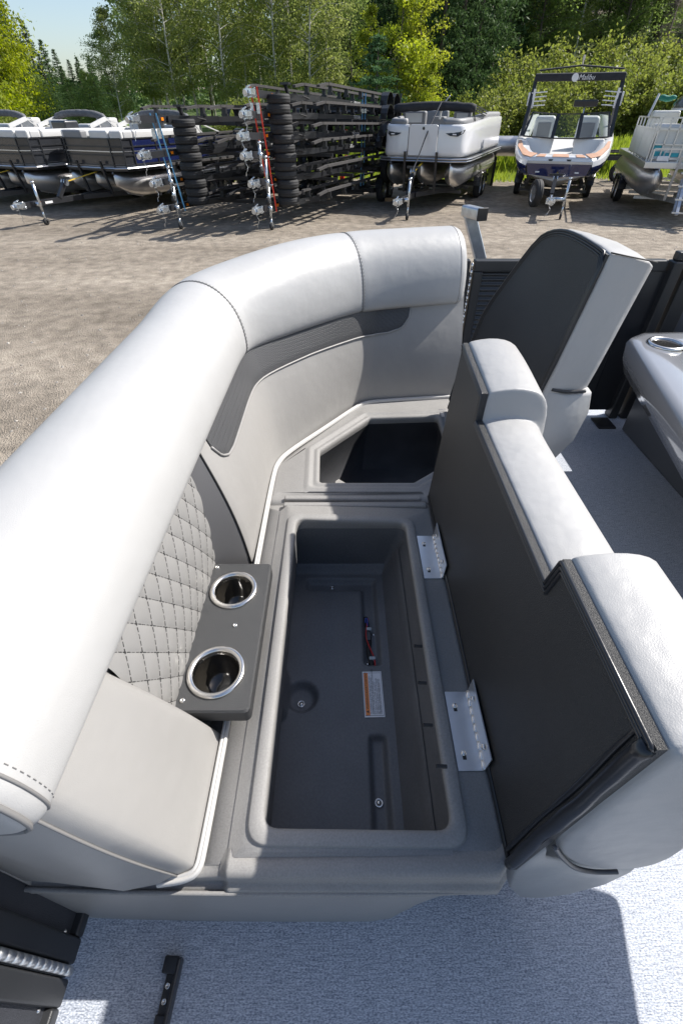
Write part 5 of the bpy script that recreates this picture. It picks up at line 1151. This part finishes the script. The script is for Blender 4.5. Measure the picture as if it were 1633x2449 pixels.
def conifer(seed, h, w, nl, size, lm, base=.08, full=1.0):
    rng = np.random.default_rng(seed); tb = MB(); tb.tube([(0, 0, 0), (0, 0, h * .5), (0, 0, h)], [.014 * h + .02, .009 * h, .01], 7)
    C = []; D = []; nwh = int(h * 3.2)
    for k in range(nwh):
        u = base + (1 - base) * (k + rng.uniform(0, .6)) / nwh; R = w * (1 - u) ** .85 * full + .08
        for j in range(int(5 + 3 * (1 - u))):
            a = rng.uniform(0, 2 * math.pi); r = R * rng.uniform(.7, 1.1); m = max(4, int(nl / nwh / 7 * (.4 + 1.2 * (1 - u))))
            t = rng.uniform(.08, 1, m) ** .8; z = h * u - .22 * r * t + .10 * r * t * t
            P = np.stack([math.cos(a) * r * t, math.sin(a) * r * t, z], 1) + rng.normal(0, .10, (m, 3)) * (.4 + .35 * r) * np.array([1, 1, .45]); C.append(P)
    C = np.vstack(C); return tb, quads_mesh('crown', leaf_quads(C, size, rng, .5, .38), lm)
def shrub(seed, h, w, nl, size, lm):
    rng = np.random.default_rng(seed); tb = MB(); C = []
    for k in range(14):
        a = rng.uniform(0, 2 * math.pi); r = w * rng.uniform(.1, .95); hh = h * rng.uniform(.65, 1.05) * (1 - .35 * (r / w) ** 2)
        p = (math.cos(a) * r * .3, math.sin(a) * r * .3, 0); q = (math.cos(a) * r, math.sin(a) * r, hh); tb.tube([p, ((p[0] + q[0]) / 2, (p[1] + q[1]) / 2, hh * .6), q], [.03, .02, .006], 4, False)
        m = nl // 14; t = rng.uniform(.12, 1.02, m)[:, None]; C.append(np.array(p) + (np.array(q) - np.array(p)) * t + rng.normal(0, .26, (m, 3)) * (w * .42) * np.array([1, 1, .55]))
    C = np.vstack(C); C[:, 2] = np.abs(C[:, 2]); return tb, quads_mesh('crown', leaf_quads(C, size, rng, 0), lm)
def make_tree(name, tm, bark):
    tb, cr = tm; e = empty(name); tb.build('trunk', bark, e, True); link('crown', cr, None, e); return e
PROT = {}
def proto_tree(key, name, tm, bark): PROT[key] = [make_tree(name, tm, bark), False]
for i in range(3): proto_tree('birch%d' % i, 'birch_tree', broadleaf(10 + i, 11, 2.1, 70, 9500, .13, M['birch_leaf'], M['bark_white'], .22, .035, .8, 1), M['bark_white'])
for i in range(2): proto_tree('bright%d' % i, 'leafy_tree', broadleaf(20 + i, 9.5, 3.4, 80, 13000, .20, M['bright_leaf'], M['bark'], .10, .03, .3), M['bark'])
for i in range(2): proto_tree('yellow%d' % i, 'yellow_leaved_tree', broadleaf(30 + i, 8.2, 1.7, 60, 7500, .15, M['yellow_leaf'], M['bark'], .06, .03, .2), M['bark'])
for i in range(2): proto_tree('green%d' % i, 'broadleaf_tree', broadleaf(40 + i, 12, 2.6, 80, 10000, .155, M['green_leaf'], M['bark'], .10, .03, .3), M['bark'])
for i in range(3): proto_tree('fir%d' % i, 'fir_tree', conifer(50 + i, 14, 2.3, 9000, .24, M['dark_needle']), M['bark'])
proto_tree('pine', 'pine_tree', conifer(60, 6, 2.0, 11000, .17, M['blue_needle'], .05, 1.2), M['bark'])
for i in range(3): proto_tree('shrub%d' % i, 'shrub', shrub(70 + i, 3.0, 1.9, 7000, .13, M['shrub_leaf']), M['bark'])
def dead_tree(seed, h):
    rng = np.random.default_rng(seed); tb = MB(); tb.tube([(0, 0, 0), (0, 0, h * .5), (.1, 0, h)], [.12, .08, .02], 6); tw_ = MB()
    for k in range(150):
        u = rng.uniform(.1, 1); a = rng.uniform(0, 6.28); r = 2.0 * (1 - .6 * u) * rng.uniform(.4, 1); p = np.array((0, 0, h * u)); q = p + np.array((math.cos(a) * r, math.sin(a) * r, -.15 * r)); tw_.tube([tuple(p), tuple(q)], [.022, .008], 3, False)
        for j in range(4): s_ = p + (q - p) * rng.uniform(.3, 1); e2 = s_ + rng.normal(0, .4, 3) * np.array([1, 1, .6]); tw_.tube([tuple(s_), tuple(e2)], [.010, .005], 3, False)
    e_ = empty('dead_tree'); tb.build('trunk', M['dead_twig'], e_, True); tw_.build('branches', M['dead_twig'], e_); return e_
PROT['dead'] = [dead_tree(5, 9), False]
WHERE = {}
def tree(key, px, t, s=1.0, label='', cat='tree', grp=None, rz=None, lean=0.0, zoff=0.0, sw=1.0):
    pr = PROT[key]; o = pr[0] if not pr[1] else copy_tree(pr[0]); pr[1] = True
    x = (px - 816.5) / F * t; y = t * 1.265; o.location = (x, y, ground_z(x, y) + zoff - .05); o.scale = (s * sw, s * sw, s); o.rotation_euler = (lean, lean * .6, random.uniform(0, 6.28) if rz is None else rz)
    tag(o, label, cat, grp); return o
# birches behind the trailer stacks
g_ = 'birches behind the trailer stacks'; lb = 'slender birch with pale trunk and small drooping leaves behind the trailer stacks'
for i, (px, t, s) in enumerate([(312, 31, .60), (392, 33, .95), (420, 32, 1.0), (410, 35, 1.1), (448, 31, 1.0), (490, 33, 1.1), (528, 36, 1.15), (560, 31, .95), (600, 33, 1.1), (640, 35, 1.15), (676, 31, 1.05), (712, 34, 1.1), (748, 31, 1.0), (790, 33, 1.05), (425, 38, 1.2), (460, 40, 1.2), (580, 40, 1.25), (690, 40, 1.2), (402, 37, .95)]): tree('birch%d' % (i % 3), px, t, s, lb, 'tree', g_)
# big bright tree at the left, dark firs behind the gap
for px, t, s, l in ((-10, 26, .95, 'bright yellow green leafy tree behind the dark pontoon boats, beside the gap of sky'), (70, 29, .80, 'smaller bright leafy tree at the edge of the gap of sky'), (-70, 30, 1.1, 'tall bright leafy tree at the left end of the row of boats')): tree('bright%d' % (px > 0), px, t, s, l)
for i, (px, t, s) in enumerate([(120, 42, .56), (150, 48, .52), (178, 50, .44), (200, 58, .42), (225, 60, .36), (245, 52, .36), (100, 40, .66), (85, 46, .7), (60, 44, .75), (270, 50, .36), (130, 38, .40), (165, 40, .34), (205, 44, .30), (240, 42, .30)]): tree('fir%d' % (i % 3), px, t, s, 'dark fir tree in the dip of the tree line left of the birches', 'tree', 'firs in the dip of the tree line', sw=1.7)
for i, (px, t, s) in enumerate([(150, 34, .30), (215, 35, .28), (255, 34, .32), (110, 33, .34), (300, 36, .5), (390, 42, .7), (520, 42, .7), (640, 42, .7), (740, 40, .7)]): tree('green%d' % (i % 2), px, t, s, 'dark green broadleaf tree filling in below the firs and birches', 'tree', 'broadleaf trees low in the tree line', sw=1.5)
# yellow trees and the round pine in the middle
for px, t, s, l in ((940, 27, .93, 'tall yellow green tree rising behind the white pontoon boat'), (985, 27.5, .88, 'yellow green tree right of the tallest yellow one behind the white pontoon boat'), (870, 29, .74, 'yellowing thin tree between the birches and the round pine'), (1010, 26.5, .45, 'short yellow green tree beside the dark firs')): tree('yellow%d' % (px % 2), px, t, s, l, sw=1.15)
tree('pine', 895, 25.5, .80, 'round blue green pine standing behind the tall trailer stack', sw=1.5)
# firs and mixed trees on the hillside to the right
gl = 'tall dark fir on the hillside behind the yellow trees'
for i, (px, t, s) in enumerate([(820, 44, 1.0), (850, 48, 1.1), (880, 42, 1.0), (915, 46, 1.1), (955, 44, 1.1), (1000, 42, 1.1), (1035, 34, .95), (1055, 38, 1.1), (1080, 33, .95), (1095, 40, 1.1), (1020, 48, 1.2), (980, 52, 1.2), (900, 54, 1.2), (1120, 45, 1.1), (1060, 50, 1.2), (1030, 29, .85), (1068, 30, .95), (1105, 31, .95), (1140, 33, 1.0), (1165, 36, 1.05)]): tree('fir%d' % (i % 3), px, t, s, gl, 'tree', 'tall firs on the hillside', sw=1.0)
gm = 'green broadleaf tree on the wooded hillside behind the wake boat'
for i, (px, t, s) in enumerate([(1190, 38, .95), (1235, 36, .9), (1280, 38, 1.0), (1320, 37, .95), (1365, 39, 1.0), (1410, 37, .95), (1455, 39, 1.0), (1500, 38, .9), (1545, 40, 1.0), (1620, 41, 1.0), (1170, 45, 1.1), (1260, 46, 1.1), (1340, 46, 1.1), (1430, 47, 1.1), (1520, 47, 1.1), (1600, 48, 1.1), (840, 38, .75), (800, 42, .9)]): tree(('green%d' if i % 3 else 'birch%d') % (i % 2), px, t, s, gm, 'tree', 'broadleaf trees on the wooded hillside', sw=1.15)
for i, (px, t, s) in enumerate([(1210, 40, .9), (1300, 41, .95), (1390, 42, .95), (1480, 42, .95), (1570, 43, 1.0), (1660, 42, 1.0), (1340, 52, 1.1), (1240, 52, 1.1), (1450, 52, 1.1), (1560, 53, 1.1), (1640, 50, 1.1)]): tree('fir%d' % (i % 3), px, t, s, 'dark fir among the broadleaf trees of the hillside', 'tree', 'firs among the hillside trees', sw=1.2)
for px, t, s, l in ((1545, 33, .72, 'bare grey dead tree with tangled twigs on the hillside'), (1600, 34, .8, 'bare dead tree leaning among the hillside trees above the older boat'), (1505, 35, .6, 'small dead tree with broken twigs beside the larger dead tree')): tree('dead', px, t, s, l, sw=1.3)
# willow shrubs along the bank
gs_ = 'leafy yellow green shrub in the thicket behind the wake boat'
for i, (px, t, s) in enumerate([(1165, 24, .95), (1200, 25, 1.0), (1240, 24, 1.0), (1275, 26, 1.15), (1310, 24, 1.0), (1345, 26, 1.15), (1380, 25, 1.1), (1415, 26, 1.2), (1450, 25, 1.15), (1485, 26, 1.2), (1520, 25, 1.15), (1560, 26, 1.2), (1600, 25, 1.2), (1640, 26, 1.2), (1225, 28, 1.3), (1300, 28, 1.35), (1400, 29, 1.4), (1480, 29, 1.4), (1560, 29, 1.4), (1630, 29, 1.4), (1045, 24, .6), (1075, 25, .7), (1110, 26, .8)]): tree('shrub%d' % (i % 3), px, t, s, gs_, 'shrub', 'shrubs in the thicket behind the wake boat', sw=1.1)
for i, (px, t, s) in enumerate([(590, 25, .85), (625, 24.5, .95), (560, 26, .7), (820, 26, .6), (60, 24, .7), (-10, 23, .8), (1590, 33, 1.1)]): tree('shrub%d' % (i % 3), px, t, s, 'low green shrub at the foot of the tree line beyond the trailers and boats', 'shrub', 'low shrubs at the foot of the tree line', sw=1.0)
# distant wood closing the view behind the trees
rng = np.random.default_rng(8); Pm = []
for k in range(260):
    px = rng.uniform(-150, 1800); t = rng.uniform(56, 95); x = (px - 816) / F * t; y = t * 1.265
    hh = rng.uniform(8, 14) if px > 330 else rng.uniform(2.0, 4.2)
    n = 260; u = rng.uniform(0, 1, n); r = (1 - u) ** .8 * 2.6 * rng.uniform(.3, 1, n); a = rng.uniform(0, 6.28, n)
    Pm.append(np.stack([x + r * np.cos(a), y + r * np.sin(a), ground_z(x, y) + hh * u], 1))
far = link('far_wood', quads_mesh('far_wood', leaf_quads(np.vstack(Pm), .55, rng, .3, .6), M['dark_needle'])); tag(far, 'distant dark wood behind the trees', 'wood', kind='stuff')
# grass blades and tall weeds on the bank
M['blade'] = leaf_mat('grass_blade', (.18, .26, .03), (.36, .40, .08), .45)
def blades(name, n, xr, yr, hr, lab, cond=None, w=.012):
    rng = np.random.default_rng(n); x = rng.uniform(*xr, n); y = rng.uniform(*yr, n)
    keep = np.array([(y[i] > gedge(x[i]) + rng.exponential(.25)) for i in range(n)]) if cond is None else cond(x, y, rng)
    x, y = x[keep], y[keep]; z = np.array([ground_z(a, b) for a, b in zip(x, y)]); n = len(x); h = rng.uniform(*hr, n); a = rng.uniform(0, 6.28, n); lx, ly = rng.normal(0, .3, n) * h, rng.normal(0, .3, n) * h
    wx, wy = np.cos(a) * w * (1 + h), np.sin(a) * w * (1 + h)
    P = np.stack([np.stack([x - wx, y - wy, z], 1), np.stack([x + wx, y + wy, z], 1), np.stack([x + lx + wx * .3, y + ly + wy * .3, z + h], 1), np.stack([x + lx - wx * .3, y + ly - wy * .3, z + h], 1)], 1).reshape(-1, 3)
    o = link(name, quads_mesh(name, P, M['blade'])); tag(o, lab, 'grass', kind='stuff'); return o
blades('grass', 90000, (-14, 20), (22.5, 36), (.05, .22), 'short sunlit grass on the bank behind the yard', w=.014)
def near_weeds(x, y, rng): 
    c = np.array([[10.3, 26.0], [11.6, 26.5], [9.6, 27.0], [12.6, 27], [13.8, 27.5], [5.6, 26.5], [7.4, 27.2], [.5, 26], [3.6, 26.5], [-3, 26]]); d = np.min(np.hypot(x[:, None] - c[:, 0], y[:, None] - c[:, 1]), 1); return d < rng.uniform(.2, 1.5, len(x))
blades('tall_weeds', 60000, (-5, 16), (24.8, 29), (.4, 1.25), 'tall yellow green weeds in front of the thicket', near_weeds, .016)
